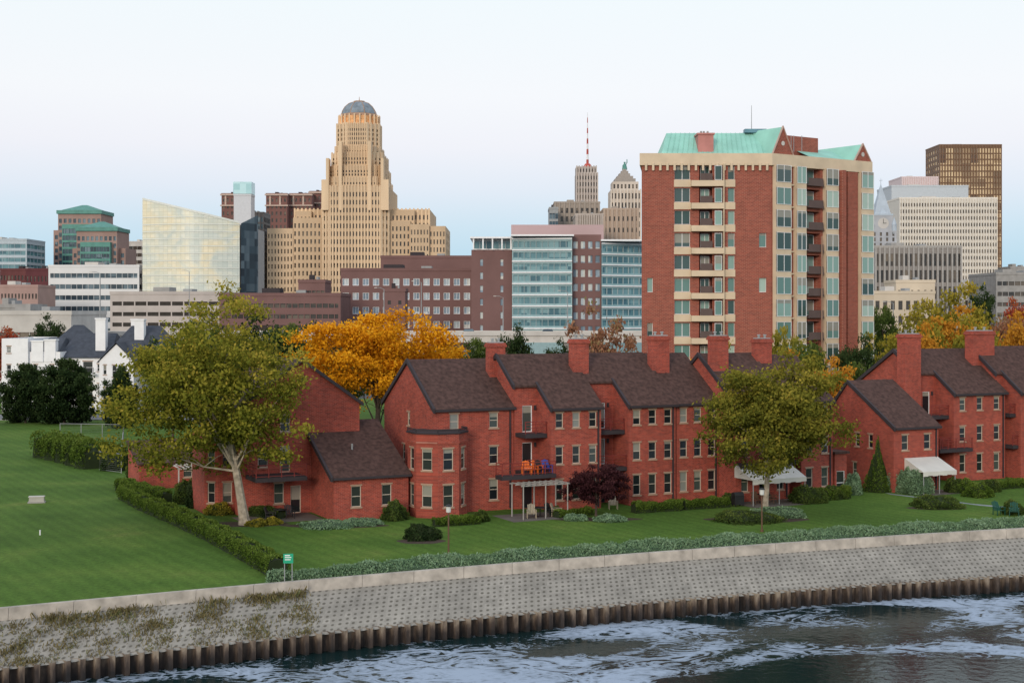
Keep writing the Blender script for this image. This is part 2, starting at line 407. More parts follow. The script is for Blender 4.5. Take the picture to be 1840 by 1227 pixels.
L(tc.outputs['Object'],n1.inputs['Vector']); L(tc.outputs['Object'],n2.inputs['Vector'])
r1=ramp(nt,[(.3,(.055,.108,.018)),(.5,(.076,.142,.024)),(.62,(.100,.165,.030)),(.75,(.15,.185,.045))]); L(n1.outputs['Fac'],r1.inputs[0])
mr=N(nt,'ShaderNodeMapRange'); mr.inputs[1].default_value=.3; mr.inputs[2].default_value=.7; mr.inputs[3].default_value=.58; mr.inputs[4].default_value=1.42
L(n2.outputs['Fac'],mr.inputs[0])
mr2=N(nt,'ShaderNodeMapRange'); mr2.inputs[3].default_value=.93; mr2.inputs[4].default_value=1.07; L(wv.outputs['Fac'],mr2.inputs[0])
mm=N(nt,'ShaderNodeMath',operation='MULTIPLY'); L(mr.outputs[0],mm.inputs[0]); L(mr2.outputs[0],mm.inputs[1])
hs=N(nt,'ShaderNodeHueSaturation'); L(r1.outputs[0],hs.inputs['Color']); L(mm.outputs[0],hs.inputs['Value']); L(hs.outputs[0],b.inputs['Base Color'])
b.inputs['Roughness'].default_value=.95; b.inputs['Specular IOR Level'].default_value=.1
bp=N(nt,'ShaderNodeBump'); bp.inputs['Strength'].default_value=.6; bp.inputs['Distance'].default_value=.06; L(n2.outputs['Fac'],bp.inputs['Height']); L(bp.outputs[0],b.inputs['Normal'])
GRASS=m
o=mb.build('ground',[GRASS]); o['kind']='structure'
ASPH=mat('asphalt',(.07,.07,.072),.9,.2,.3)
mb=MB(); mb.face([(-3500,262,.006),(3500,262,.006),(3500,8500,.006),(-3500,8500,.006)]); o=mb.build('city_ground',[ASPH]); o['kind']='structure'
mb=MB(); mb.face([(-140,210,.006),(-38,210,.006),(-30,222,.006),(-140,222,.006)]); o=mb.build('road',[mat('road_asphalt',(.17,.17,.18),.9,.15,.3)]); o['kind']='structure'
mb=MB(); mb.box(-140,209.7,0,-38,210,.12); o=mb.build('kerb',[GCON]); o['kind']='structure'
PATH=mat('path_concrete',(.24,.26,.28),.9,.15,1)
mb=MB(); 
pth=[(1600,888),(1640,893),(1700,900),(1760,908),(1840,915),(1960,922)]
for (a,b_),(c,d) in zip(pth,pth[1:]):
    Ya,Yb=GY(b_),GY(d); mb.face([(X(a,Ya),Ya,.005),(X(c,Yb),Yb,.005),(X(c,Yb)-.2,Yb+1.1,.005),(X(a,Ya)-.2,Ya+1.1,.005)])
o=mb.build('path',[PATH]); o['kind']='structure'
CONC=mat('seawall_concrete',(.42,.375,.325),.9,.28,1.3,bump=.4)
mb=MB(); seg=XS[60:250]
for k in range(0,len(seg)-3,3):
    a,b=seg[k],seg[k+3]; a+=.02
    ya,yb=TY(a),TY(b)
    mb.hexa([(a,ya-.12,-.62),(b,yb-.12,-.62),(b,yb+.45,-.62),(a,ya+.45,-.62),(a,ya,.15),(b,yb,.15),(b,yb+.4,.15),(a,ya+.4,.15)])
tag(mb.build('sea_wall',[CONC]),'low grey concrete wall capping the sloped river bank','wall')
# revetment
m,nt,b=newmat('revetment_blocks'); L=nt.links.new
uv=N(nt,'ShaderNodeUVMap')
vo=N(nt,'ShaderNodeTexVoronoi'); vo.inputs['Scale'].default_value=1; vo.inputs['Randomness'].default_value=.14
mp=N(nt,'ShaderNodeMapping'); mp.inputs['Scale'].default_value=(1/.42,1/.50,1); L(uv.outputs[0],mp.inputs[0]); L(mp.outputs[0],vo.inputs['Vector'])
rr=ramp(nt,[(.0,(0,0,0)),(.20,(.25,.25,.25)),(.30,(1,1,1))]); L(vo.outputs['Distance'],rr.inputs[0])
vr_=ramp(nt,[(0,(.255,.235,.205)),(1,(.315,.290,.255))]); sp=N(nt,'ShaderNodeSeparateColor'); L(vo.outputs['Color'],sp.inputs[0]); L(sp.outputs[0],vr_.inputs[0])
nz=N(nt,'ShaderNodeTexNoise'); nz.inputs['Scale'].default_value=.35; nz.inputs['Detail'].default_value=8; nz.inputs['Roughness'].default_value=.7; L(uv.outputs[0],nz.inputs['Vector'])
mr=N(nt,'ShaderNodeMapRange'); mr.inputs[1].default_value=.3; mr.inputs[2].default_value=.7; mr.inputs[3].default_value=.75; mr.inputs[4].default_value=1.2; L(nz.outputs['Fac'],mr.inputs[0])
mx=N(nt,'ShaderNodeMix',data_type='RGBA'); mx.inputs['A'].default_value=(.085,.075,.058,1); L(rr.outputs[0],mx.inputs['Factor']); L(vr_.outputs[0],mx.inputs['B'])
hs=N(nt,'ShaderNodeHueSaturation'); L(mx.outputs['Result'],hs.inputs['Color']); L(mr.outputs[0],hs.inputs['Value']); L(hs.outputs[0],b.inputs['Base Color']); b.inputs['Roughness'].default_value=.95
RV=m
vs=[];fs=[];uvs=[]; arc=0; prev=None
for k,x in enumerate(XS):
    ty,py=TY(x)-.1,PY(x)
    if prev: arc+=math.hypot(x-prev[0],py-prev[1])
    prev=(x,py)
    for j in range(7):
        t=j/6; vs.append((x,ty+(py-ty)*t,-.5+(-2.15+.5)*t)); uvs.append((arc,t*5.0))
for k in range(len(XS)-1):
    for j in range(6):
        a=k*7+j; fs.append((a,a+1,a+8,a+7))
me=bpy.data.meshes.new('river_bank'); me.from_pydata(vs,[],fs); me.materials.append(RV)
ul=me.uv_layers.new(name='UVMap')
for lp in me.loops: ul.data[lp.index].uv=uvs[lp.vertex_index]
o=obj('river_bank',me); o['kind']='structure'
# sheet piles
m,nt,b=newmat('rusty_piles'); L=nt.links.new
tc=N(nt,'ShaderNodeTexCoord'); sx=N(nt,'ShaderNodeSeparateXYZ'); L(tc.outputs['Object'],sx.inputs[0])
nz=N(nt,'ShaderNodeTexNoise'); nz.inputs['Scale'].default_value=2.2; nz.inputs['Detail'].default_value=8; mp=N(nt,'ShaderNodeMapping'); mp.inputs['Scale'].default_value=(1,1,.35)
L(tc.outputs['Object'],mp.inputs[0]); L(mp.outputs[0],nz.inputs['Vector'])
mr=N(nt,'ShaderNodeMapRange'); mr.inputs[1].default_value=-3.2; mr.inputs[2].default_value=-2.0; mr.inputs[3].default_value=-.28; mr.inputs[4].default_value=.2; L(sx.outputs[2],mr.inputs[0])
ad=N(nt,'ShaderNodeMath',operation='ADD'); L(nz.outputs['Fac'],ad.inputs[0]); L(mr.outputs[0],ad.inputs[1])
r=ramp(nt,[(.25,(.010,.009,.010)),(.45,(.045,.032,.027)),(.6,(.13,.095,.072)),(.75,(.28,.225,.17))]); L(ad.outputs[0],r.inputs[0]); L(r.outputs[0],b.inputs['Base Color']); b.inputs['Roughness'].default_value=.85
PILE=m
mb=MB(); pts=[]; x=-75.0
path=[]
while x<110:
    path.append((x,PY(x))); x+=.05
acc=0; per=.76; prof=[(0,0),(.24,0),(.32,.42),(.68,.42)]
nextk=0
for (a,b_),(c,d) in zip(path,path[1:]):
    l=math.hypot(c-a,d-b_)
    while True:
        pk,pr=divmod(nextk,4); s_=pk*per+prof[pr][0]
        if s_<=acc+l:
            t=(s_-acc)/l; nx,ny=(d-b_)/l,-(c-a)/l
            off=.17-prof[pr][1]
            pts.append((a+(c-a)*t+nx*off,b_+(d-b_)*t+ny*off)); nextk+=1
        else: break
    acc+=l
for i,(p,q) in enumerate(zip(pts,pts[1:])):
    mb.hexa([(p[0],p[1],-5),(q[0],q[1],-5),(q[0],q[1]+.05,-5),(p[0],p[1]+.05,-5),(p[0],p[1],-2.03),(q[0],q[1],-2.03),(q[0],q[1]+.05,-2.03),(p[0],p[1]+.05,-2.03)])
tag(mb.build('sheet_pile_wall',[PILE]),'rusty corrugated steel sheet pile wall rising from the water','wall')
# water: marbled foam on dark teal
m,nt,b=newmat('river_water'); L=nt.links.new
tc=N(nt,'ShaderNodeTexCoord'); 
mp=N(nt,'ShaderNodeMapping'); mp.inputs['Rotation'].default_value=(0,0,math.radians(-24)); mp.inputs['Scale'].default_value=(.7,1.0,1); L(tc.outputs['Object'],mp.inputs[0])
def nzn(sc_,det,rgh,dist):
    n=N(nt,'ShaderNodeTexNoise'); n.inputs['Scale'].default_value=sc_; n.inputs['Detail'].default_value=det; n.inputs['Roughness'].default_value=rgh; n.inputs['Distortion'].default_value=dist; L(mp.outputs[0],n.inputs['Vector']); return n.outputs['Fac']
nA=nzn(.55,5,.55,2.6); nM=nzn(.11,2,.5,1.0); nF=nzn(3.2,8,.8,.6)
d=MA(nt,'ABSOLUTE',MA(nt,'SUBTRACT',nA,.5))
thr=MA(nt,'MULTIPLY_ADD',MA(nt,'SUBTRACT',nM,.46),.95,.012)
k_=MA(nt,'ADD',MA(nt,'SUBTRACT',thr,d),MA(nt,'MULTIPLY',MA(nt,'SUBTRACT',nF,.5),.30))
fr=ramp(nt,[(.0,(0,0,0)),(.02,(.40,.40,.40)),(.06,(.62,.62,.62)),(.14,(.92,.92,.92))]); L(k_,fr.inputs[0])
fm=N(nt,'ShaderNodeMix',data_type='RGBA'); fm.inputs['A'].default_value=(.006,.020,.021,1); fm.inputs['B'].default_value=(.38,.45,.56,1); L(fr.outputs[0],fm.inputs['Factor']); L(fm.outputs['Result'],b.inputs['Base Color'])
rm=N(nt,'ShaderNodeMapRange'); rm.inputs[3].default_value=.10; rm.inputs[4].default_value=.9; L(fr.outputs[0],rm.inputs[0]); L(rm.outputs[0],b.inputs['Roughness'])
b.inputs['Specular IOR Level'].default_value=.5; b.inputs['IOR'].default_value=1.2
n3=N(nt,'ShaderNodeTexNoise'); n3.inputs['Scale'].default_value=1.6; n3.inputs['Detail'].default_value=5; L(tc.outputs['Object'],n3.inputs['Vector'])
bp=N(nt,'ShaderNodeBump'); bp.inputs['Strength'].default_value=.35; bp.inputs['Distance'].default_value=.08; L(n3.outputs['Fac'],bp.inputs['Height']); L(bp.outputs[0],b.inputs['Normal'])
mb=MB(); mb.face([(-3000,-1500,WZ),(3000,-1500,WZ),(3000,200,WZ),(-3000,200,WZ)]); o=mb.build('water',[m]); o['kind']='structure'

# ------------------------------------------------------------------ townhouses
TH=math.radians(26); CT,ST=math.cos(TH),math.sin(TH)
def upx(px,O,v=0):
    k=(px-920)/F
    return (k*(O[1]+v*CT)-O[0]+v*ST)/(CT-k*ST)
def wpt(O,u,v): return (O[0]+u*CT-v*ST,O[1]+u*ST+v*CT)
FL=[(.85,1.65),(3.75,1.4),(6.65,1.2)]
def railing(p0,ang,L,z,h,rt,m=None,name='railing'):
    mb=MB(); mb.fbox(p0,ang,0,L,-.03,.03,z+h-.06,z+h); mb.fbox(p0,ang,0,L,-.02,.02,z+.1,z+.14)
    mb.fbox(p0,ang,0,L,-.015,.015,z+h*.45,z+h*.45+.04); mb.fbox(p0,ang,0,L,-.015,.015,z+h*.72,z+h*.72+.04)
    n=max(1,int(L/.9))
    for i in range(n+1):
        x=min(max(i*L/n,.03),L-.03); mb.fbox(p0,ang,x-.03,x+.03,-.028,.028,z,z+h-.062)
    return mb.build(name,[m or REDM],rt)
def balcony(rt,x0,x1,y0,y1,z,side=True):
    mb=MB(); mb.box(x0,y0,z-.32,x1,y1,z); o=mb.build('balcony',[TRIM],rt)
    railing((x0,y0+.06),0,x1-x0,z,1.0,o)
    if side: railing((x0+.06,y1),-math.pi/2,y1-y0-.1,z,1.0,o); 
    return o
def chimney(rt,x0,x1,y0,y1,zb,zt):
    mb=MB(); mb.box(x0,y0,zb,x1,y1,zt-.35); mb.box(x0-.1,y0-.1,zt-.352,x1+.1,y1+.1,zt-.15); mb.box(x0-.03,y0-.03,zt-.152,x1+.03,y1+.03,zt)
    o=mb.build('chimney',[BR],rt)
    c=MB(); c.box(x0+.1,y0+.1,zt+.002,x1-.1,y1-.1,zt+.08); c.build('chimney_cap',[STEEL],o)
    for q in (.3,.7):
        c=MB(); xx=x0+(x1-x0)*q; yy=(y0+y1)/2; c.tube([(xx,yy,zt+.08),(xx,yy,zt+.3),(xx,yy,zt+.301),(xx,yy,zt+.38)],[.1,.1,.17,.14],8); c.build('flue',[STEEL],o)
def gableside(mb,x,y0,yr,yb,z0e,zr,zbe,flip,holes=()):
    if flip: mb.wall((x,y0),math.pi/2,yb-y0,0,min(z0e,zbe),[])
    else: mb.wall((x,yb),-math.pi/2,yb-y0,0,min(z0e,zbe),list(holes))
    zc=min(z0e,zbe); P=[(x,y0,zc)]
    if z0e>zc: P.append((x,y0,z0e))
    P.append((x,yr,zr))
    if zbe>zc: P.append((x,yb,zbe))
    P.append((x,yb,zc)); mb.face(P)
def townhouse(label,px,Y,pxr,n3=(3,3,3),prev=None,vr=2.2,eave=8.3,zr=12.2,yr=5.5,yb=11,rec=None,floors=3,ww=.72,chim=None,skip=(),side=False,fl=None,bigrec=True):
    O=(X(px,Y),Y); w=upx(pxr,O); rt=root('townhouse',label,'house',(O[0],O[1],0),TH,'row of brick townhouses')
    FLX=fl or FL; r=0
    if prev is not None:
        d=(O[0]-prev[0],O[1]-prev[1]); r=d[0]*CT+d[1]*ST-.03
    if rec: r=rec
    sl=(zr-eave)/yr
    mb=MB(); holes=[]; wins=[]
    for f in range(floors):
        n=n3[f]; z0,h=FLX[f]
        for i in range(n):
            if (f,i) in skip: continue
            xc=w*(i+.5)/n; holes.append((xc-ww/2,xc+ww/2,z0,z0+h)); wins.append((xc-ww/2,z0,h))
    mb.wall((0,0),0,w,0,eave,holes)
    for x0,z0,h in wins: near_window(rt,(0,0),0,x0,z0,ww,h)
    sh=[];
    if side:
        for f in range(floors):
            z0,h=FLX[f]; 
            for q in side[f]: sh.append((q,q+.6,z0,z0+h*.9)); near_window(rt,(0,yb),-math.pi/2,q,z0,.6,h*.9)
    gableside(mb,0,0,yr,yb,eave,zr,eave,False,sh); gableside(mb,w,0,yr,yb,eave,zr,eave,True)
    mb.wall((w,yb),math.pi,w+r,0,eave,[])
    er=eave+sl*vr
    if r>.3:
        hr=[]; dw=min(.9,r*.5)
        for f in range(floors):
            z0=[.02,3.22,6.22][f]; x0=r*.55-dw/2; hr.append((x0,x0+dw,z0,z0+2.15)); near_window(rt,(-r,vr),0,x0,z0,dw,2.15,fr=WHT if f else TRIM,mull=False,door=True)
        mb.wall((-r,vr),0,r,0,er,hr)
        gableside(mb,-r,vr,yr,yb,er,zr,eave,False)
        for f in (1,2):
            lp=MB(); lp.box(-r+r*.55+dw/2+.15,vr-.12,3.0*f+2.0,-r+r*.55+dw/2+.32,vr-.002,3.0*f+2.35); lp.build('wall_lamp',[TRIM],rt)
        for z in ([6.2] if bigrec else [3.2,6.2]): balcony(rt,-r+.05,-.08,.55,vr-.002,z,False)
        if bigrec: balcony(rt,-r+.05,-.08,.2,vr-.002,3.2,False)
    mb.build('wall',[BR],rt)
    rf=MB(); ov=.28; t=.16
    zf=lambda y: eave+sl*y+.17
    rf.slab((-.0,-ov,zf(-ov)),(w+.12,-ov,zf(-ov)),(w+.12,yr,zf(yr)),(0,yr,zf(yr)),t)
    if r>.3: rf.slab((-r-.1,vr-ov,zf(vr-ov)),(-.003,vr-ov,zf(vr-ov)),(-.003,yr,zf(yr)),(-r-.1,yr,zf(yr)),t)
    sb=(zr-eave)/(yb-yr); l=-r-.1 if r>.3 else 0
    rf.slab((l,yr+.002,zf(yr)),(w+.12,yr+.002,zf(yr)),(w+.12,yb+ov,zr+.17-sb*(yb+ov-yr)),(l,yb+ov,zr+.17-sb*(yb+ov-yr)),t)
    rf.build('roof',[SH],rt)
    tr=MB()
    def rake(x,ya,yb_,f):
        tr.hexa([(x-.2,ya,f(ya)-.3),(x-.003,ya,f(ya)-.3),(x-.003,yb_,f(yb_)-.3),(x-.2,yb_,f(yb_)-.3),(x-.2,ya,f(ya)+.07),(x-.003,ya,f(ya)+.07),(x-.003,yb_,f(yb_)+.07),(x-.2,yb_,f(yb_)+.07)])
    fb=lambda y: zr+.17-sb*(y-yr)
    rake(0,-ov,vr if r>.3 else yr,zf)
    if r>.3: rake(-r-.1,vr-ov,yr,zf)
    rake(l,yr,yb+ov,fb)
    tr.split('rake_trim',[TRIM],rt)
    gt=MB(); gt.box(0,-ov-.1,zf(-ov)-.22,w+.12,-ov-.003,zf(-ov)-.02); gt.build('gutter',[TRIM],rt)
    dp=MB(); dp.box(w-.35,-.12,.1,w-.25,-.003,eave-.1); dp.build('downpipe',[TRIM],rt)
    if chim:
        for c in chim:
            a,b_,y0,y1,zb,zt=c; ua=upx(a+7,O,y0); ub=upx(b_,O,y0); chimney(rt,ua,ub,y0,y1,zb,zt)
    return rt,O,w,r,wpt(O,w,0)
O0=(X(600,108.6),108.6)
rt=root('townhouse','brick corner townhouse with front gable and low side wing','house',(O0[0],O0[1],0),TH,'row of brick townhouses')
mb=MB()
w=upx(734,O0); lw=w
hl=[(1.4,2.2,1.0,2.6),(3.9,4.7,1.0,2.6)]
mb.wall((0,0),0,w,0,3.35,hl)
for h in hl: near_window(rt,(0,0),0,h[0],h[2],.8,1.6)
dp=7.2; zt=7.0
mb.face([(0,0,3.35),(0,0,0),(0,dp,0),(0,dp,zt)]); mb.face([(w,0,0),(w,0,3.35),(w,dp,zt),(w,dp,0)])
v1=5.6; g0=upx(432,O0,v1); g1=upx(646,O0,v1); gm=(g0+g1)/2; ze,zk=8.6,12.1; dd=10
hm=[]
for xc,z0,h in ((1.4,3.75,1.3),(2.7,.85,1.6),(.9,6.4,1.3),(3.2,6.5,1.3)):
    hm.append((xc,xc+.8,z0,z0+h)); near_window(rt,(g0,v1),0,xc,z0,.8,h)
hm.append((4.05,4.9,.02,2.2)); near_window(rt,(g0,v1),0,4.05,.02,.85,2.18,door=True,mull=False)
hm.append((3.2,4.0,3.3,5.4)); near_window(rt,(g0,v1),0,3.2,3.3,.8,2.1,door=True,mull=False)
mb.wall((g0,v1),0,g1-g0,0,ze,hm); mb.face([(g0,v1,ze),(g1,v1,ze),(gm,v1,zk)])
mb.wall((g0,v1+dd),-math.pi/2,dd,0,ze,[]); mb.wall((g1,v1),math.pi/2,dd,0,ze,[]); mb.wall((g1,v1+dd),math.pi,g1-g0,0,ze,[]); mb.face([(g1,v1+dd,ze),(g0,v1+dd,ze),(gm,v1+dd,zk)])
vb=7.4; b1=g0-.01; b0=upx(372,O0,vb)
bayf=[(b0,vb+.9),(b0+.9,vb),(b1-.02,vb),(b1-.02,vb+5),(b0,vb+5)]
for i in range(5):
    p=bayf[i]; q=bayf[(i+1)%5]; L_=math.hypot(q[0]-p[0],q[1]-p[1]); ang=math.atan2(q[1]-p[1],q[0]-p[0]); hh=[]
    if i==0: hh=[(.3,.95,.9,2.5),(.3,.95,3.8,5.2)]
    if i==1: hh=[(.35,1.1,.9,2.5),(.35,1.1,3.8,5.2)]
    for h in hh: near_window(rt,p,ang,h[0],h[2],h[1]-h[0],h[3]-h[2])
    mb.wall(p,ang,L_,0,6.4,hh)
mb.build('wall',[BR],rt)
vt=MB(); vt.box(gm-.35,v1-.05,10.3,gm+.35,v1-.003,10.9); vt.build('vent',[TRIM],rt)
rf=MB(); sl=(zt-3.35)/dp
zf=lambda y:3.5+sl*y
rf.slab((-.15,-.3,zf(-.3)),(w+.15,-.3,zf(-.3)),(w+.15,dp,zf(dp)),(-.15,dp,zf(dp)),.15)
s2=(zk-ze)/(gm-g0)
rf.slab((g1+.25,v1-.2,ze+.15-s2*.25),(g1+.25,v1+dd,ze+.15-s2*.25),(gm,v1+dd,zk+.15),(gm,v1-.2,zk+.15),.15)
rf.slab((gm-.002,v1-.2,zk+.15),(gm-.002,v1+dd,zk+.15),(g0-.25,v1+dd,ze+.15-s2*.25),(g0-.25,v1-.2,ze+.15-s2*.25),.15)
rf.slab((b0-.2,vb-.2,6.55),(b1-.03,vb-.2,6.55),(b1-.03,vb+5,8.0),(b0-.2,vb+5,8.0),.15)
rf.build('roof',[SH],rt)
tr=MB(); x=-.16
tr.hexa([(x-.2,-.3,zf(-.3)-.3),(x,-.3,zf(-.3)-.3),(x,dp,zf(dp)-.3),(x-.2,dp,zf(dp)-.3),(x-.2,-.3,zf(-.3)+.06),(x,-.3,zf(-.3)+.06),(x,dp,zf(dp)+.06),(x-.2,dp,zf(dp)+.06)])
for s,a,b_ in((1,gm,g1+.25),(-1,gm,g0-.25)):
    tr.slab((a,v1-.32,zk+.22),(b_,v1-.32,ze+.22-s2*.25),(b_,v1-.205,ze+.22-s2*.25),(a,v1-.205,zk+.22),.3)
tr.split('rake_trim',[TRIM],rt)
tr=MB(); tr.box(-.15,-.42,zf(-.3)-.2,w+.15,-.303,zf(-.3)-.02); tr.build('gutter',[TRIM],rt)
tr=MB(); tr.tube([(2.6,3.2,4.8),(2.6,3.2,5.55)],[.08,.08],8); tr.build('roof_vent',[STEEL],rt)
balcony(rt,upx(460,O0,2.6),upx(552,O0,2.6),2.6,v1-.01,3.25)
O2=(X(250,128),128); rtw=root('brick_outbuilding','low brick wing with sloping brown roof behind the hedge','house',(O2[0],O2[1],0),TH)
mb=MB(); wl=6.4
mb.wall((0,0),0,wl,0,2.3,[(4,4.8,.9,2.0)]); near_window(rtw,(0,0),0,4,.9,.8,1.1)
mb.face([(0,0,0),(0,0,2.3),(0,5,3.8),(0,5,0)]); mb.face([(wl,0,2.3),(wl,0,0),(wl,5,0),(wl,5,3.8)]); mb.wall((wl,5),math.pi,wl,0,3.8,[]); mb.build('wall',[BR],rtw)
rf=MB(); rf.slab((-.2,-.3,2.35),(wl+.2,-.3,2.35),(wl+.2,5.1,4.0),(-.2,5.1,4.0),.15); rf.build('roof',[SH],rtw)
def pergola(label,loc,rot,w,d,h,m=WCON):
    rt=root('pergola',label,'pergola',loc,rot); mb=MB()
    for x in(.05,w*.5,w-.05): mb.box(x-.05,.0,0,x+.05,.1,h)
    mb.split('post',[m],rt); b=MB(); b.box(-.1,-.02,h+.002,w+.1,.08,h+.13); b.box(-.1,d-.1,h+.002,w+.1,d,h+.13); b.split('beam',[m],rt); b=MB()
    n=int(w/.45)
    for i in range(n+1): b.box(i*w/n-.025,-.25,h+.133,i*w/n+.025,d,h+.2)
    b.split('slat',[m],rt); return rt
p=wpt(O2,3,-3.2); pergola('slatted patio pergola beside the low brick wing',(p[0]+.5,p[1]-3,0),TH,4.6,3,2.3)
tA=townhouse('brick townhouse with octagonal bay tower and brown shingle roof',780,112.4,922,(2,2,2),skip=((0,0),(1,0)),zr=11.9,chim=[(873,908,3.2,4.0,9,13.4)],side=((7.8,),(4.2,9.5),(5.3,)),ww=.78)
rtA,OA,wA,_,eA=tA
cx,cy,R=.2,-.2,2.35
oc=[(cx+R*math.cos(math.radians(a)),cy+R*math.sin(math.radians(a))) for a in (202.5,247.5,292.5,337.5,22.5,67.5,112.5,157.5)]
tw=MB(); 
for i in range(8):
    p=oc[i]; q=oc[(i+1)%8]; L_=math.hypot(q[0]-p[0],q[1]-p[1]); ang=math.atan2(q[1]-p[1],q[0]-p[0]); hh=[]
    if i in (0,1,2,7):
        for z0,h in((.85,1.7),(3.7,1.65)):
            hh.append((L_/2-.42,L_/2+.42,z0,z0+h)); near_window(rtA,p,ang,L_/2-.42,z0,.84,h)
    tw.wall(p,ang,L_,0,6.5,hh)
    if i in (0,1,2,3,7): tw.fbox(p,ang,0,L_,.002,.06,5.75,5.9)
tw.face([(x,y,6.3) for x,y in oc]); tw.build('bay_tower',[BR],rtA)
tw=MB(); tw.prism([(cx+(x-cx)*1.05,cy+(y-cy)*1.05) for x,y in oc],6.502,6.62); oo=tw.build('tower_cap',[TRIM],rtA)
for i in(7,0,1,2,3): 
    p=oc[i]; q=oc[(i+1)%8]; railing(p,math.atan2(q[1]-p[1],q[0]-p[0]),math.hypot(q[0]-p[0],q[1]-p[1]),6.62,.28,oo,TRIM)
tB=townhouse('brick townhouse with recessed balconies and a patio pergola',990,114.0,1080,(3,3,3),prev=eA,zr=12.3,vr=2.4,chim=[(1023,1058,3.4,4.2,9,13.7)],ww=.68)
rtB,OB,wB,rB,eB=tB
tC=townhouse('brick townhouse with red balcony railings and tall chimney',1130,117.4,1214,(3,3,3),prev=eB,zr=12.3,vr=2.6,chim=[(1165,1203,3.4,4.2,9,13.9)])
rtC,OC,wC,rC,eC=tC
tD=townhouse('brick townhouse with rows of paired windows',1215.5,119.7,1291,(3,3,3),zr=12.2)
rtD,OD,wD,_,eD=tD
tE=townhouse('brick townhouse with white canvas patio awning behind a tree',1322,119.4,1418,(3,3,3),prev=eD,zr=12.2,vr=2.2,chim=[(1274,1309,3.4,4.2,8.5,13.9),(1353,1387,4.4,5.2,9,13.6)])
rtE,OE,wE,rE,eE=tE
tF=townhouse('brick end townhouse of the row with brown roof',1440,122.4,1496,(2,2,2),prev=eE,zr=12.0,vr=1.6)
rtF,OF,wF,rF,eF=tF
O3=(X(1500,124),124); rw=root('brick_garden_wing','low brick garden wing at the end of the row','house',(O3[0],O3[1],0),TH); mb=MB()
mb.wall((0,0),0,1.3,0,3.6,[(.2,1.1,.02,2.1)]); near_window(rw,(0,0),0,.2,.02,.9,2.08,door=True,fr=WHT); mb.wall((1.3,0),math.pi/2,6,0,3.6,[]); mb.wall((0,6),-math.pi/2,6,0,3.6,[]); mb.wall((1.3,6),math.pi,1.3,0,3.6,[]); mb.build('wall',[BR],rw)
mb=MB(); mb.box(-.1,-.2,3.602,1.5,6.1,3.8); mb.build('roof',[SH],rw)
balcony(rtB,-rB-2.8,-.1,-1.1,.15,3.15)
def pergola_local(rt,x0,x1,y0,y1,h,m):
    mb=MB()
    for x in (x0,(x0+x1)/2,x1): mb.tube([(x,y0,0),(x,y0,h)],[.05,.05],6); mb.tube([(x,y1,0),(x,y1,h)],[.05,.05],6)
    mb.split('patio_post',[m],rt); mb=MB()
    for y in (y0,(y0+y1)/2,y1): mb.box(x0-.2,y-.04,h+.002,x1+.2,y+.04,h+.08)
    mb.split('patio_beam',[m],rt); mb=MB()
    n=9
    for i in range(n): x=x0+(x1-x0)*i/(n-1); mb.box(x-.035,y0-.2,h+.083,x+.035,y1,h+.14)
    mb.split('patio_slat',[m],rt)
pergola_local(rtB,-rB-2.0,-.2,-3.2,-1.2,2.55,mat('grey_frame',(.34,.32,.30),.6,.1))
balcony(rtE,-rE+.1,wE-.3,-.9,-.003,3.3)
def awning(rt,x0,x1,yf,z0,z1):
    mb=MB(); mb.slab((x0,yf,z1),(x1,yf,z1),(x1,-.01,z0),(x0,-.01,z0),.05)
    n=int((x1-x0)/.5)
    for i in range(n): a=x0+(x1-x0)*i/n; b_=x0+(x1-x0)*(i+1)/n; mb.box(a,yf-.05,z1-.4+.05*(i%2),b_,yf-.003,z1-.002)
    for x in(x0+.01,x1-.01): mb.face([(x,yf,z1-.05),(x,-.01,z0-.05),(x,-.01,z1-.05)])
    mb.build('awning',[AWN],rt); p=MB()
    for x in (x0+.1,(x0+x1)/2,x1-.1): p.tube([(x,yf+.05,0),(x,yf+.05,z1-.06)],[.04,.04],6)
    p.split('awning_post',[STEEL],rt)
awning(rtE,-rE-.1,wE-.2,-2.6,3.2,2.15)
fl2=[(.85,1.5),(3.7,1.35)]
tG=townhouse('low brick townhouse wing with gable end and white awning',1606,125.8,1686,(0,2,2),floors=2,eave=5.75,zr=9.5,yr=6.2,yb=9.8,fl=fl2,ww=.75,side=((4.2,),(4.6,6.4)))
rtG,OG,wG,_,eG=tG
awning(rtG,1.2,5.0,-2.4,3.0,2.0)
tH=townhouse('tall brick townhouse with two chimneys and balconies',1714,134.0,1806,(3,3,3),rec=2.3,zr=12.2,vr=2.6,yb=12,chim=[(1740,1787,3.2,4.2,9,14.1),(1618,1655,1.2,2.2,0,13.9)],bigrec=True)
rtH,OH,wH,rH,eH=tH
tI=townhouse('brick townhouse with brown roof at the end of the second row',1834,136.2,1925,(3,3,3),prev=eH,zr=12.4,vr=2.4,chim=[(1875,1915,3.2,4.2,9,14.2)])
tJ=townhouse('brick townhouse with brown roof further along the second row',1965,140,2060,(3,3,3),prev=tI[4],zr=12.6,vr=2.4)
balcony(rtH,-rH-.3,1.4,-1.0,-.05,3.2)
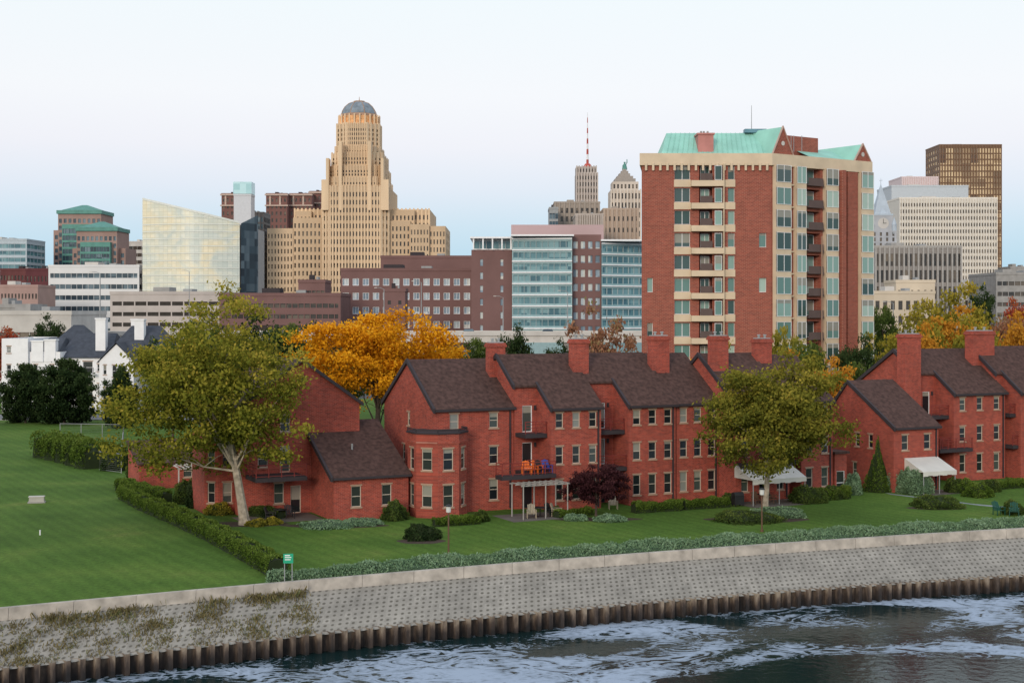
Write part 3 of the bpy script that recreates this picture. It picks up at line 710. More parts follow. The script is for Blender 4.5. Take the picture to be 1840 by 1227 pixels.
# ------------------------------------------------------------------ apartment tower
YC=190.0; xl=X(1153,YC); rc=root('apartment_tower','red brick apartment tower with beige bands and green copper roofs','apartment building',(xl,YC,0),0)
lx=lambda px:(px-1153)/F*YC
wl=lx(1385); zt=Z(276,YC); fh=40.3/F*YC; ztop_row=Z(298,YC)
mb=MB(); bands=MB(); bal=MB()
holes=[]
rows=[ztop_row-fh*i for i in range(12)]
RA=math.atan2(11,16.1); LR=19.4; pc=(wl,0.0)
def ux(px,v=0):
    O=(xl+wl,YC); k=(px-920)/F; c,s=math.cos(RA),math.sin(RA)
    return (k*(O[1]+v*c)-O[0]+v*s)/(c-k*s)
wins=[]
def cw(p0,ang,x0,x1,z1,h,holes,dep=.3,fr=WHT):
    holes.append((x0,x1,z1-h,z1)); wins.append((p0,ang,x0,z1-h,x1-x0,h,dep))
bx0,bx1=lx(1256),lx(1280); bw0,bw1=lx(1283),lx(1296)
for i,z in enumerate(rows):
    if z-2<0: continue
    cw((0,0),0,lx(1212),lx(1240),z,1.85,holes)
    cw((0,0),0,lx(1308),lx(1320),z,1.85,holes)
    holes.append((bx0+.02,bx1-.02,z-2.0,z+.15)); wins.append(((0,0),0,bx0+.3,z-1.95,bx1-bx0-.6,1.9,.96))
    if i in(3,5): cw((0,0),0,lx(1364),lx(1377),z,1.9,holes)
    if i in (5,7,8): cw((0,0),0,lx(1163),lx(1173),z,1.9,holes)
    bands.fbox((0,0),0,lx(1211),lx(1241),.003,.12,z-fh+.16,z-1.88)
    bands.fbox((0,0),0,lx(1241)+.01,lx(1300),.003,.9,z-fh+.20,z-2.02)
    bands.fbox((0,0),0,lx(1300)+.01,lx(1321),.003,.12,z-fh+.16,z-1.88)
    bands.fbox((0,0),0,lx(1298.5),lx(1300),.003,.85,z-2.018,z+.198)
    bal.fbox((0,0),0,bx0+.1,bx1-.1,.80,.85,z-2.0,z-1.1)
    wins.append(((0,-.62),0,bw0,z-1.95,bw1-bw0,1.9,0.0))
mb.wall((0,0),0,wl,0,zt-1.6,holes,0,.3)
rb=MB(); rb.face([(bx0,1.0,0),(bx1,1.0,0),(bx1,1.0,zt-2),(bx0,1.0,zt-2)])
segs=[('w',1389,1415),('w',1426,1442),('b',1446,1474),('w',1479,1500),('w',1512,1519),('w',1542,1563)]
hr=[]
for i,z in enumerate(rows):
    if z-2<0: continue
    for k,a,b_ in segs:
        if a==1512 and i%2: continue
        u0,u1=ux(a),ux(b_)
        if k=='b':
            hr.append((u0,u1,z-2.1,z+.2)); wins.append((pc,RA,u0+.15,z-2.0,(u1-u0)-.3,2.05,1.15))
            bal.fbox(pc,RA,u0,u1,-.2,.7,z-2.35,z-2.12)
            bal.fbox(pc,RA,u0+.1,u1-.1,.64,.68,z-2.118,z-1.3)
        elif a==1512: cw(pc,RA,u0,u1,z,1.8,hr)
        else:
            pj=.7; bands.fbox(pc,RA,u0-.08,u1+.08,.003,pj-.02,z-fh+.14,z-2.16)
            wins.append(((pc[0]+math.cos(RA)*u0+math.sin(RA)*pj,pc[1]+math.sin(RA)*u0-math.cos(RA)*pj),RA,0,z-2.15,u1-u0,2.27,0.0))
            bands.fbox(pc,RA,u0-.08,u0-.01,.003,pj-.08,z-2.158,z+.138)
            bands.fbox(pc,RA,u1+.01,u1+.08,.003,pj-.08,z-2.158,z+.138)
    bands.fbox(pc,RA,ux(1417),ux(1424.5),.003,.3,z-fh+.5,z-2.3)
mb.wall(pc,RA,LR,0,zt-1.6,hr,0,1.2)
e=(wl+LR*math.cos(RA),LR*math.sin(RA))
back=[(e[0]-7,e[1]+14),(2.9,24)]
mb.face([(e[0],e[1],0),(back[0][0],back[0][1],0),(back[0][0],back[0][1],zt-1.6),(e[0],e[1],zt-1.6)])
mb.face([(back[0][0],back[0][1],0),(back[1][0],back[1][1],0),(back[1][0],back[1][1],zt-1.6),(back[0][0],back[0][1],zt-1.6)])
mb.face([(2.9,24,0),(0,0,0),(0,0,zt-1.6),(2.9,24,zt-1.6)])
for a,b_,d in((1503,1509,1.2),(1521,1539,.25)):
    mb.fbox(pc,RA,ux(a)+.02,ux(b_),.004,d,0,zt-1.61)
mb.build('wall',[BR2],rc)
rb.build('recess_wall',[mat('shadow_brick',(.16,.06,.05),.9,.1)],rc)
bands.split('concrete_band',[BEI],rc); bal.split('balcony',[mat('balcony_grey',(.11,.075,.07),.7,.1)],rc)
wins.sort(key=lambda e:-e[3])
sm=MB(); 
for i,(p0,ang,x0,z0,w_,h_,dep) in enumerate(wins):
    c,s=math.cos(ang),math.sin(ang)
    if i<100: 
        a,b_,d,l_=win_meshes(w_,h_,GLH,WHT,False)
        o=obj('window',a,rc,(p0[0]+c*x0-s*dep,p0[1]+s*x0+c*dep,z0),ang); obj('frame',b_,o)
        if w_>1.1:
            k=('mv',round(w_,2),round(h_,2))
            if k not in WC: q=MB(); q.box(w_/2-.04,-.055,.06,w_/2+.04,-.012,h_-.06); WC[k]=q.mesh('mullion',[WHT])
            obj('mullion',WC[k],o)
    else:
        f=lambda x,z,o_:(p0[0]+c*x-s*o_,p0[1]+s*x+c*o_,z)
        sm.face([f(x0,z0,dep),f(x0+w_,z0,dep),f(x0+w_,z0+h_,dep),f(x0,z0+h_,dep)],(i*7)%3)
        for (xa,xb,za,zb) in ((0,w_,0,.07),(0,w_,h_-.07,h_),(0,.07,.072,h_-.072),(w_-.07,w_,.072,h_-.072),(w_/2-.04,w_/2+.04,.072,h_-.072)):
            sm.fbox(p0,ang,x0+xa,x0+xb,-dep+.01,-dep+.05,z0+za,z0+zb,3)
o=sm.build('window_rows',[mat('green_glass',(.13,.24,.22),.1,.3),mat('dark_green_glass',(.05,.09,.085),.1,.3),mat('pale_green_glass',(.26,.40,.35),.1,.3),WHT],rc); o['kind']='stuff'
cn=MB(); foot=[(-.3,-.3),(wl+.15,-.3),(e[0]+.3,e[1]-.2),(back[0][0]+.3,back[0][1]+.3),(2.7,24.3)]
cn.prism(foot,zt-1.6+.003,zt); cn.build('cornice',[BEI],rc); cn=MB()
for i in range(18): cn.box(.4+i*.95,-.42,zt-2.3,.7+i*.95,-.302,zt-1.3)
cn.split('corbel',[BEI],rc)
gr=MB(); bw=MB()
x0,x1=lx(1190),lx(1397); zr_=Z(238,YC+5)
gr.face([(x0,1,zt+.02),(x1-.3,1,zt+.02),(x1-.3,6,zr_),(x0+1.2,6,zr_)]); gr.face([(x1-.3,11,zt+.02),(x0,11,zt+.02),(x0+1.2,6,zr_),(x1-.3,6,zr_)]); gr.face([(x0,11,zt+.02),(x0,1,zt+.02),(x0+1.2,6,zr_)])
n=22
for i in range(1,n):
    t=i/n; xa=x0+(x1-.3-x0)*t; xb=x0+1.2+(x1-.3-x0-1.2)*t
    gr.hexa([(xa,.99,zt+.03),(xa+.06,.99,zt+.03),(xb+.06,5.99,zr_+.01),(xb,5.99,zr_+.01),(xa,.99,zt+.11),(xa+.06,.99,zt+.11),(xb+.06,5.99,zr_+.09),(xb,5.99,zr_+.09)])
bands2=MB(); rnd=MB()
P=lambda u,o,z:(pc[0]+math.cos(RA)*u-math.sin(RA)*o,pc[1]+math.sin(RA)*u+math.cos(RA)*o,z)
def gable(u0,u1,zp,depth):
    um=(u0+u1)/2; zb=zt+.01
    bw.face([P(u0,0,zb),P(u1,0,zb),P(um,0,zp)])
    for a in(u0,u1): gr.face([P(a,.02,zb),P(um,.02,zp),P(um,depth,zp),P(a,depth,zb)],0)
    for a,q in((u0,-1),(u1,1)):
        bands2.hexa([P(a+.1*q,-.15,zb-.1),P(um+.0,-.15,zp-.1),P(um,.1,zp-.1),P(a+.1*q,.1,zb-.1),P(a+.1*q,-.15,zb+.1),P(um,-.15,zp+.16),P(um,.1,zp+.16),P(a+.1*q,.1,zb+.1)])
    zc=zb+(zp-zb)*.4
    rnd.face([P(um+.32*math.cos(t_),-.06,zc+.32*math.sin(t_)) for t_ in [k*math.pi/8 for k in range(16)]])
gable(ux(1389),ux(1424),Z(233,194),9); gable(ux(1536),ux(1564),Z(261,201),9)
ua,ub=ux(1470),ux(1550)
gr.face([P(ua,1.0,zt+.02),P(ub,1.0,zt+.02),P(ub,5.5,Z(266,200)),P(ua,5.5,Z(266,200))]); gr.face([P(ub,10,zt+.02),P(ua,10,zt+.02),P(ua,5.5,Z(266,200)),P(ub,5.5,Z(266,200))])
gr.build('copper_roof',[COP],rc); bands2.split('gable_trim',[mat('rose_trim',(.48,.33,.28),.8,.1)],rc); rnd.split('round_vent',[WCON],rc)
u0,u1=ux(1406,4),ux(1470,4); zz=Z(243,197)
bw.hexa([P(u0,4,zt),P(u1,4,zt),P(u1,10,zt),P(u0,10,zt),P(u0,4,zz),P(u1,4,zz),P(u1,10,zz),P(u0,10,zz)])
bw.build('gable_wall',[BR2],rc)
pb=MB(); pb.box(lx(1257),1.5,zt,lx(1285),4.5,Z(243,YC+2)); pb.box(lx(1257)-.15,1.35,Z(243,YC+2)-.002,lx(1285)+.15,4.65,Z(240,YC+2)); pb.build('chimney',[mat('rose_stucco',(.46,.20,.18),.8,.1)],rc); pb=MB()
for q in (1265,1270,1277): pb.tube([(lx(q),3,Z(240,YC)),(lx(q),3,Z(231,YC))],[.15,.15],6)
pb.split('flue',[GCON],rc)
an=MB(); an.tube([(lx(1364),6,zt),(lx(1364),6,Z(178,YC))],[.09,.03],5)
for q in (1405,1440,1445,1460,1345,1355,1390): an.tube([(lx(q),7,zt+1),(lx(q),7,Z(232,YC))],[.05,.04],4)
an.split('antenna',[STEEL],rc)
an=MB(); an.box(lx(1350),5.2,zr_,lx(1390),6.6,zr_+.5); an.build('roof_vent',[mat('vent_blue',(.12,.25,.32),.5,.1)],rc)
pp=MB(); pp.fbox(pc,RA,ux(1468),ux(1468)+.12,.8,.9,8,Z(425,195)); pp.build('downpipe',[TAN],rc)
# ------------------------------------------------------------------ city hall
YH=720.0; rt=root('city_hall','art deco sandstone city hall tower with stepped setbacks and domed crown','tower',(X(641,YH),YH,0),0)
hx=lambda px:(px-641)/F*YH
zh=lambda py:Z(py,YH)
MH=(SAND,GF,SAND,SAND2)
def tier(a,b_,top,bot,y0,y1,cols,rows,ch=0,scols=0,kind='p',wf=.40,hf=.58):
    x0,x1=hx(a),hx(b_); z0=0 if bot is None else zh(bot); z1=zh(top); zb=max(z0,zh(530))
    zb=max(zb,14)
    if ch: 
        ft=[(x0+ch,y0),(x1-ch,y0),(x1,y0+ch),(x1,y1-ch),(x1-ch,y1),(x0+ch,y1),(x0,y1-ch),(x0,y0+ch)]
        cc=max(2,int(ch*1.4/2.4)); st={0:(kind,cols,rows,wf,hf,zb+.8,z1-2),1:(kind,cc,rows,wf,hf,zb+.8,z1-2),7:(kind,cc,rows,wf,hf,zb+.8,z1-2)}
        if scols: st[2]=(kind,scols,rows,wf,hf,zb+.8,z1-2); st[6]=st[2]
    else:
        ft=rect(x0,x1,y0,y1); st={0:(kind,cols,rows,wf,hf,zb+.8,z1-2)}
        if scols: st[1]=(kind,scols,rows,wf,hf,zb+.8,z1-2)
    volume(rt,ft,z0,z1,st,MH,.5,pd=.22)
tier(482,528,411,None,-3,60,8,8,kind='g'); tier(772,801,407,None,-3,50,5,8,scols=6,kind='g'); tier(738,772,404,None,-5,-1.9,6,8,kind='g')
tier(527,772,376,None,2,62,34,10); 
tier(655,745,378,None,-1.5,8,13,10,kind='g') ; tier(532,560,380,None,-1,6,4,10,kind='g'); tier(528,600,392,None,-2.5,6,10,9,kind='g'); tier(690,738,398,None,-3.5,6,7,9,kind='g')
tier(582,701,338,None,-9,50,16,13,ch=4)
tier(590,693,322,338,-8,46,14,1,ch=4,scols=4); tier(592,690,300,322,-6,44,13,2,ch=4,scols=4); tier(595,687,276,300,-3,40,12,2,ch=4.5,scols=4)
tier(600,682,264,276,-1,30,10,1,ch=5,scols=3); tier(602,680,222,264,0,24,9,4,ch=6,scols=3)
bt=MB()
for a,b_,t in ((582,590,326),(692,701,326),(590,595,288),(687,692,288),(612,618,258),(664,670,258)): bt.box(hx(a),-9.4,zh(380),hx(b_),-2,zh(t))
bt.split('buttress',[SAND2],rt)
CRN=mat('coloured_crown_tiles',(.72,.38,.17),.6,.4,.8)
cr=MB()
def octa(cx,cy,r): return [(cx+r*math.cos(math.radians(22.5+45*k)),cy+r*math.sin(math.radians(22.5+45*k))) for k in range(8)]
rr_=hx(676); cyc=12
cr.prism(octa(0,cyc,rr_*1.08),zh(222)+.01,zh(206),0,0); cr.build('crown_band',[CRN],rt); cr=MB()
for k in range(24):
    t=2*math.pi*(k+.5)/24; x=rr_*1.06*math.cos(t); y=cyc+rr_*1.06*math.sin(t)
    cr.box(x-.35,y-.35,zh(224),x+.35,y+.35,zh(203))
cr.split('pinnacle',[SAND2],rt)
dm=MB(); dm.prism(octa(0,cyc,rr_*1.0),zh(206),zh(201),1,None); 
prof=[(.95,201),(.9,195),(.78,188),(.55,181),(.3,178)]
for (ra,ya),(rb_,yb_) in zip(prof,prof[1:]):
    A=octa(0,cyc,rr_*ra); B=octa(0,cyc,rr_*rb_)
    for k in range(8):
        j=(k+1)%8; dm.face([(A[k][0],A[k][1],zh(ya)),(A[j][0],A[j][1],zh(ya)),(B[j][0],B[j][1],zh(yb_)),(B[k][0],B[k][1],zh(yb_))],0)
        dm.tube([(A[k][0],A[k][1],zh(ya)),(B[k][0],B[k][1],zh(yb_))],[.22,.22],4,1)
dm.prism(octa(0,cyc,rr_*.3),zh(178),zh(176),1)
dm.tube([(0,cyc,zh(176)),(0,cyc,zh(168))],[.25,.1],5,1)
dm.build('dome',[mat('dome_tiles',(.20,.24,.28),.5,.3,.5),TAN],rt)
flush(rt)
# ------------------------------------------------------------------ other skyline
GRANB=mat('rose_granite',(.34,.23,.20),.8,.12,.1)
def twin(label,a,b_,top,peak,Y,rows,cols):
    rt=root('office_tower',label,'office building',(X(a,Y),Y,0),0); s=Y/F; w=(b_-a)*s; z1=Z(top,Y); m=(GRANB,GBD,GRANB)
    volume(rt,rect(0,w,6,28),0,z1-9,{0:('g',cols,rows,.55,.6,10,z1-11)},m,.3)
    volume(rt,rect(w*.12,w*.88,2,26),0,z1,{0:('g',cols,rows+2,.6,.6,10,z1-2)},m,.3)
    volume(rt,rect(w*.22,w*.78,-1,10),0,z1-6,{0:('b',cols,rows+1,1,.7,10,z1-8)},(COPD,GBD,COPD),.3)
    mb=MB(); mb.prism(rect(w*.1,w*.9,1,26),z1+.01,z1+2,0); mb.prism(rect(w*.14,w*.86,3,24),z1+1.99,Z(peak,Y),0,None,.12,w*.5,13); mb.build('copper_roof',[COPD],rt); flush(rt)
twin('granite office tower with green pyramid copper roof',90,192,384,366,800,13,9)
twin('shorter granite office tower with green pyramid copper roof',124,220,415,396,760,10,9)
bld('office_building','pale blue glass office building with flat roof','office building',-60,48,432,760,30,('b',10,13,1,.6,5),('b',5,13,1,.6),(mat('pale_panels',(.45,.52,.57),.6,.1),GB,WCON))
bld('hospital_block','small cream office block behind the glass tower','office building',231,262,436,900,20,('b',4,12,1,.5,5),None,(WCON,GF,WCON))
bld('office_building','white office building with dark horizontal window bands','office building',87,250,480,560,30,('b',16,7,1,.42,2),('b',6,7,1,.42),(mat('white_panels',(.70,.70,.70),.7,.06,.1),GBD,WCON))
bld('brick_building','low dark red brick warehouse with small windows','warehouse',0,56,486,640,30,('g',9,7,.5,.5,4),None,(mat('dark_red_brick',(.14,.05,.05),.9,.15,.2),GF,TRIM))
bld('brick_building','dark red brick building with arched windows','warehouse',46,86,486,600,30,('g',6,6,.4,.5,4),None,(mat('maroon_brick',(.12,.04,.045),.9,.15,.2),GF,TRIM))
bld('brick_building','low pinkish brick office building','office building',-30,68,516,520,20,('g',16,5,.5,.45,2),None,(mat('pink_brick',(.40,.27,.24),.9,.1,.2),GF,WCON))
bld('parking_garage','pale concrete multi storey car park','car park',198,396,529,430,30,('b',9,6,3,.38,1),('b',3,6,3,.38),(mat('garage_concrete',(.50,.45,.42),.85,.1,.2),mat('garage_shadow',(.05,.045,.04),.9,.2),GCON))
bld('tan_block','tan concrete block behind the car park','office building',225,262,500,620,20,('g',4,8,.4,.4,2),None,(TAN,GF,TAN))
# glass courthouse
YG=560.0; s=YG/F; rt=root('glass_courthouse','pale glass courthouse with slanted roofline and curved facade','courthouse',(X(256,YG),YG,0),0)
m,nt,b=newmat('frosted_glass_gold_reflections'); L=nt.links.new
tc=N(nt,'ShaderNodeTexCoord'); sx=N(nt,'ShaderNodeSeparateXYZ'); L(tc.outputs['Object'],sx.inputs[0]); cb=N(nt,'ShaderNodeCombineXYZ'); L(sx.outputs[0],cb.inputs[0]); L(sx.outputs[2],cb.inputs[1])
br=N(nt,'ShaderNodeTexBrick'); br.offset=0; L(cb.outputs[0],br.inputs['Vector']); br.inputs['Scale'].default_value=1; br.inputs['Brick Width'].default_value=1.8; br.inputs['Row Height'].default_value=1.45; br.inputs['Mortar Size'].default_value=.12
br.inputs['Color1'].default_value=(.52,.58,.52,1); br.inputs['Color2'].default_value=(.78,.78,.68,1); br.inputs['Mortar'].default_value=(.42,.46,.42,1)
nz=N(nt,'ShaderNodeTexNoise'); nz.inputs['Scale'].default_value=.07; nz.inputs['Detail'].default_value=5; nz.inputs['Distortion'].default_value=.8; L(tc.outputs['Object'],nz.inputs['Vector'])
rw_=ramp(nt,[(.44,(.62,.68,.64)),(.52,(.84,.80,.62)),(.60,(1.0,.82,.50))]); L(nz.outputs['Fac'],rw_.inputs[0])  # gold reflections on the panes, painted as noise patches in the base colour
mx=N(nt,'ShaderNodeMix',data_type='RGBA',blend_type='MIX'); mx.inputs['Factor'].default_value=.5; L(br.outputs['Color'],mx.inputs['A']); L(rw_.outputs[0],mx.inputs['B']); L(mx.outputs['Result'],b.inputs['Base Color'])
b.inputs['Roughness'].default_value=.25; FG=m
w=(432-256)*s; n=16; mb=MB(); top=lambda t:Z(357+ (400-357)*t,YG)
pr=[(w*i/n, -5.5*math.sin(math.pi*i/n*.9)) for i in range(n+1)]
for i in range(n):
    a,b_=pr[i],pr[i+1]; mb.face([(a[0],a[1],8),(b_[0],b_[1],8),(b_[0],b_[1],top((i+1)/n)),(a[0],a[1],top(i/n))])
mb.build('glass_facade',[FG],rt)
bd=MB()
for k in range(11):
    z=Z(392+k*13,YG)
    for i in range(n):
        a,b_=pr[i],pr[i+1]
        if z<top((i+1)/n)-1: bd.face([(a[0],a[1]-.25,z),(b_[0],b_[1]-.25,z),(b_[0],b_[1]-.25,z+.35),(a[0],a[1]-.25,z+.35)])
for i in range(n): a,b_=pr[i],pr[i+1]; bd.face([(a[0],a[1]-.2,top(i/n)-.5),(b_[0],b_[1]-.2,top((i+1)/n)-.5),(b_[0],b_[1]-.2,top((i+1)/n)+.3),(a[0],a[1]-.2,top(i/n)+.3)])
bd.build('floor_band',[mat('fritted_white',(.72,.74,.69),.5,.05)],rt)
volume(rt,[(0.3,.6),(w,-1.2),(w,24),(.3,24)],0,Z(404,YG),{},(WCON,GF,WCON))
mb=MB(); x1=(456-256)*s; mb.face([(w+.4,-1,8),(x1,9,8),(x1,9,Z(384,YG)),(w+.4,-1,Z(402,YG))]); mb.build('dark_glass_fin',[GBD],rt)
volume(rt,[(w+.5,1),(x1,10),(x1,24),(w+.5,24)],0,Z(410,YG),{0:('b',6,12,1,.8,10,Z(412,YG))},(STEEL,GB,STEEL),.2)
flush(rt)
MAR=mat('maroon_masonry',(.20,.10,.088),.85,.12,.1)
def corn(rt,w,z1):
    mb=MB(); mb.box(-.6,-1.0,z1-7,w+.6,-.02,z1-6.2); mb.box(-.6,-1.2,z1-.6,w+.6,-.16,z1+.4); 
    for k in range(int(w/6)): mb.box(k*6+2,-.4,z1-6.1,k*6+3,-.02,z1-.7)
    mb.split('cornice',[mat('pale_cornice',(.52,.40,.34),.8,.1)],rt)
for a,b_,t,y,c in ((398,436,350,860,5),(478,516,350,860,5),(520,560,350,868,5),(556,584,346,880,4)): bld('grand_hotel','ornate maroon brick hotel block with pale cornices','hotel',a,b_,t,y,24,('g',c,19,.4,.55,8),None,(MAR,GF,TRIM),extra=corn)
bld('office_slab','dark glass office slab beside the hotel','office building',432,474,384,730,20,('p',7,16,.7,.75,8),('g',5,16,.6,.7),(mat('dark_bronze',(.07,.065,.07),.5,.1),GBD,TRIM))
rr=bld('stair_tower','pale slender tower topped by a blue glass box','tower',420,451,352,690,10,('g',1,1,.01,.01,20),None,(mat('pale_tower',(.60,.61,.64),.7,.05),GB,WCON))
mb=MB(); w_=31*690/F; mb.box(-.2,-.3,Z(352,690)+.95,w_+.3,9,Z(327,690)); mb.build('glass_box',[glassmat('cyan_glass',[(0,(.3,.56,.6)),(1,(.5,.75,.8))],3,.2)],rr)
MB_=mat('brown_cladding',(.19,.105,.098),.85,.1,.15)
GW=glassmat('pale_office_glass',[(0,(.14,.19,.24)),(.4,(.26,.34,.42)),(.75,(.45,.52,.56)),(1,(.62,.62,.58))],2.0,.15)
bld('office_building','long brown office building with white framed windows','office building',612,848,487,440,30,('g',13,6,.62,.5,1.0),None,(MB_,GW,TRIM),framed=True)
bld('office_building','brown upper office block with blank walls','office building',684,850,464,478,20,('g',4,1,.1,.1,10),None,(MB_,GF,TRIM))
bld('low_office','low brown brick building with strip windows','office building',394,612,532,400,25,('b',20,6,2,.4,1),None,(MB_,GF,TRIM))
bld('low_office','low brown brick block stepping forward','office building',536,584,508,410,14,('b',6,7,2,.3,1),None,(MB_,GF,TRIM))
bld('low_office','brown brick stair block','office building',690,728,524,395,10,('g',2,5,.3,.3,2),None,(MB_,GF,TRIM))
# modern office
YM=400.0; sM=YM/F; rt=root('glass_office','modern office building of brown brick and blue glass curtain walls','office building',(X(847,YM),YM,0),0)
mx_=lambda px:(px-847)*sM; zM=lambda py:Z(py,YM)
SPN=mat('pale_spandrel',(.25,.38,.41),.35,.08)
GM=mat('mullion_grey',(.40,.48,.50),.5,.05)
volume(rt,rect(mx_(847),mx_(920),0,26),0,zM(449),{0:('g',2,8,.14,.5,2,zM(460))},(MB_,GW,TRIM),.3)
volume(rt,rect(mx_(850),mx_(920),3,24),zM(449),zM(430),{0:('b',6,1,1,.8,zM(449)+.2,zM(431))},(WHT,GB,WHT),.3)
ga=[(mx_(920.3),-2),(mx_(1027),-4),(mx_(1027),20),(mx_(920.3),20)]
gb=[(mx_(1080.3),-2),(mx_(1162),6),(mx_(1162),30),(mx_(1080.3),30)]
volume(rt,ga,0,zM(428),{0:('b',10,8,1,.56,zM(590),zM(430))},(SPN,GB,WHT,GM),.3)
volume(rt,rect(mx_(1027.3),mx_(1080),-1,24),0,zM(422),{0:('g',4,9,.6,.52,1,zM(428))},(MB_,GW,TRIM),.3)
volume(rt,gb,0,zM(436),{0:('b',8,8,1,.56,zM(590),zM(438))},(SPN,GB,WHT,GM),.3)
fb=MB()
for ft,zt2 in ((ga,430),(gb,438)):
    p,q=ft[0],ft[1]; L_=math.hypot(q[0]-p[0],q[1]-p[1]); ang=math.atan2(q[1]-p[1],q[0]-p[0]); ch=(zM(zt2)-zM(590))/8
    for k in range(9): fb.fbox(p,ang,0,L_,.003,.35,zM(590)+k*ch-.16,zM(590)+k*ch+.16)
fb.split('floor_ledge',[WHT],rt)
volume(rt,rect(mx_(915)*1.05,mx_(1082)*1.05,22,40),0,Z(404,YM+22),{},(mat('mauve_cladding',(.44,.31,.31),.8,.06,.1),GF,TRIM))
mb=MB(); mb.box(mx_(845),-1.5,zM(429),mx_(922),26,zM(426)); mb.box(mx_(918),-5,zM(426)+.02,mx_(1030),20,zM(423)); mb.box(mx_(1079),-2.5,zM(434),mx_(1163),20,zM(431)); mb.split('roof_canopy',[WHT],rt)
g=MB()
for px in (851,868,885,902,918): g.box(mx_(px)-.2,-1.2,zM(449),mx_(px)+.2,-.8,zM(429))
g.split('column',[WHT],rt)
flush(rt,100,False)
TAUP=mat('taupe_concrete',(.34,.29,.25),.85,.12,.1,streak=True)
bld('office_tower','taupe concrete office building','office building',996,1078,366,620,24,('p',9,14,.5,.6,10),None,(TAUP,GF,TAUP,TAUP))
bld('office_tower','slim dark glass office building','office building',987,1003,376,600,18,('b',3,14,1,.7,10),None,(STEEL,GBD,TRIM))
bld('office_tower','blank concrete hall with vertical ribs','office building',1034,1084,388,560,24,('p',12,1,.15,.15,10),None,(TAUP,GF,TAUP,mat('taupe_rib',(.46,.40,.36),.85,.1)))
bld('office_tower','tan concrete office block with dark side','office building',1084,1148,378,600,24,('p',8,10,.3,.4,10),None,(mat('tan_concrete',(.44,.34,.27),.85,.1,.1,streak=True),GF,TAUP))
Y=820; rt=root('radio_tower','slim grey deco skyscraper topped by a red and white mast','skyscraper',(X(1056,Y),Y,0),0); q=lambda px:(px-1056)*Y/F
mm_=(mat('grey_masonry',(.42,.36,.33),.85,.1,.1,streak=True),GF,GCON,mat('pale_masonry',(.52,.46,.42),.85,.1,.1))
volume(rt,rect(q(1036),q(1079),4,26),0,Z(372,Y),{0:('p',8,10,.4,.6,30,Z(374,Y))},mm_,.4)
volume(rt,rect(q(1036),q(1076),6,24),Z(372,Y),Z(310,Y),{0:('p',8,5,.4,.6,Z(372,Y)+.5,Z(312,Y))},mm_,.4)
volume(rt,rect(q(1036.5),q(1074),8,22),Z(310,Y),Z(297,Y),{0:('p',7,1,.4,.6,Z(310,Y)+.3,Z(299,Y))},mm_,.4)
mb=MB(); 
for k in range(10):
    ya=292-k*9.6; yb_=ya-9.6; r0=1.1*(1-k/10.5); r1=1.1*(1-(k+1)/10.5)
    mb.tube([(q(1058),14,Z(ya,Y)),(q(1058),14,Z(yb_,Y))],[r0*.6+.1,r1*.6+.1],4,0 if k%2==0 else 1)
mb.tube([(q(1058),14,Z(297,Y)),(q(1058),14,Z(290,Y))],[3.5,1.5],6,0)
mb.build('mast',[mat('mast_red',(.45,.08,.06),.6,.1),WHT],rt); flush(rt)
Y=780; rt=root('liberty_tower','pale stone bank tower with stepped roof and a green statue','skyscraper',(X(1124,Y),Y,0),0); q=lambda px:(px-1124)*Y/F
mL=(mat('pale_stone',(.58,.50,.43),.85,.1,.1),GF,GCON,mat('pale_stone_pier',(.66,.58,.50),.85,.1,.1))
volume(rt,rect(q(1097),q(1152),0,20),0,Z(342,Y),{0:('p',9,12,.45,.6,20,Z(344,Y))},mL,.4)
volume(rt,rect(q(1101),q(1148),2,18),Z(342,Y),Z(326,Y),{0:('g',7,1,.5,.6,Z(342,Y)+.3,Z(328,Y))},mL,.4)
mb=MB()
for k,(a,b_,t,u) in enumerate([(1106,1143,326,320),(1110,1139,320,315),(1114,1134,315,310),(1118,1131,310,305),(1121,1128,305,301)]): mb.box(q(a),3+k*1.4,Z(t,Y)-.01,q(b_),17-k*1.4,Z(u,Y))
mb.build('stepped_roof',[mat('dark_stone_roof',(.34,.30,.27),.85,.1)],rt)
mb=MB(); xx=q(1125); mb.tube([(xx,10,Z(302,Y)),(xx,10,Z(298,Y)),(xx,10,Z(293,Y)),(xx,10,Z(291.5,Y)),(xx,10,Z(288,Y))],[1.5,1.3,.9,.45,.55],8); mb.tube([(xx+.6,10,Z(293,Y)),(xx+1.3,10,Z(289,Y)),(xx+1.3,10,Z(283,Y))],[.35,.3,.22],5); mb.tube([(xx-.6,10,Z(293,Y)),(xx-1.2,9.6,Z(296,Y))],[.3,.25],5)
mb.build('statue',[COPD],rt); flush(rt)
bld('office_tower','tall bronze office tower with vertical fins','skyscraper',1688,1800,262,900,30,('p',22,30,.6,.8,8),('g',6,30,.5,.6),(mat('bronze',(.18,.105,.065),.6,.1),glassmat('amber_glass',[(0,(.12,.08,.06)),(.5,(.60,.44,.26)),(1,(.9,.72,.46))],5,.2),TRIM,mat('bronze_fin',(.20,.115,.07),.6,.1)))
bld('office_tower','white concrete office slab with a grid of windows','office building',1616,1792,358,700,30,('p',36,20,.5,.55,5),None,(mat('ivory_concrete',(.66,.62,.56),.8,.06,.1),GF,WCON,mat('ivory_pier',(.74,.69,.62),.8,.06)))
bld('office_tower','pale grey penthouse block behind the white slab','office building',1602,1740,336,760,30,('g',1,1,.01,.01,20),None,(mat('pale_grey_panels',(.50,.54,.58),.7,.04),GB,WCON))
bld('office_tower','pale pink concrete block with fine ribs','office building',1620,1686,320,880,30,('p',16,1,.3,.02,20),None,(mat('pink_panels',(.68,.56,.56),.7,.04),GF,WCON))
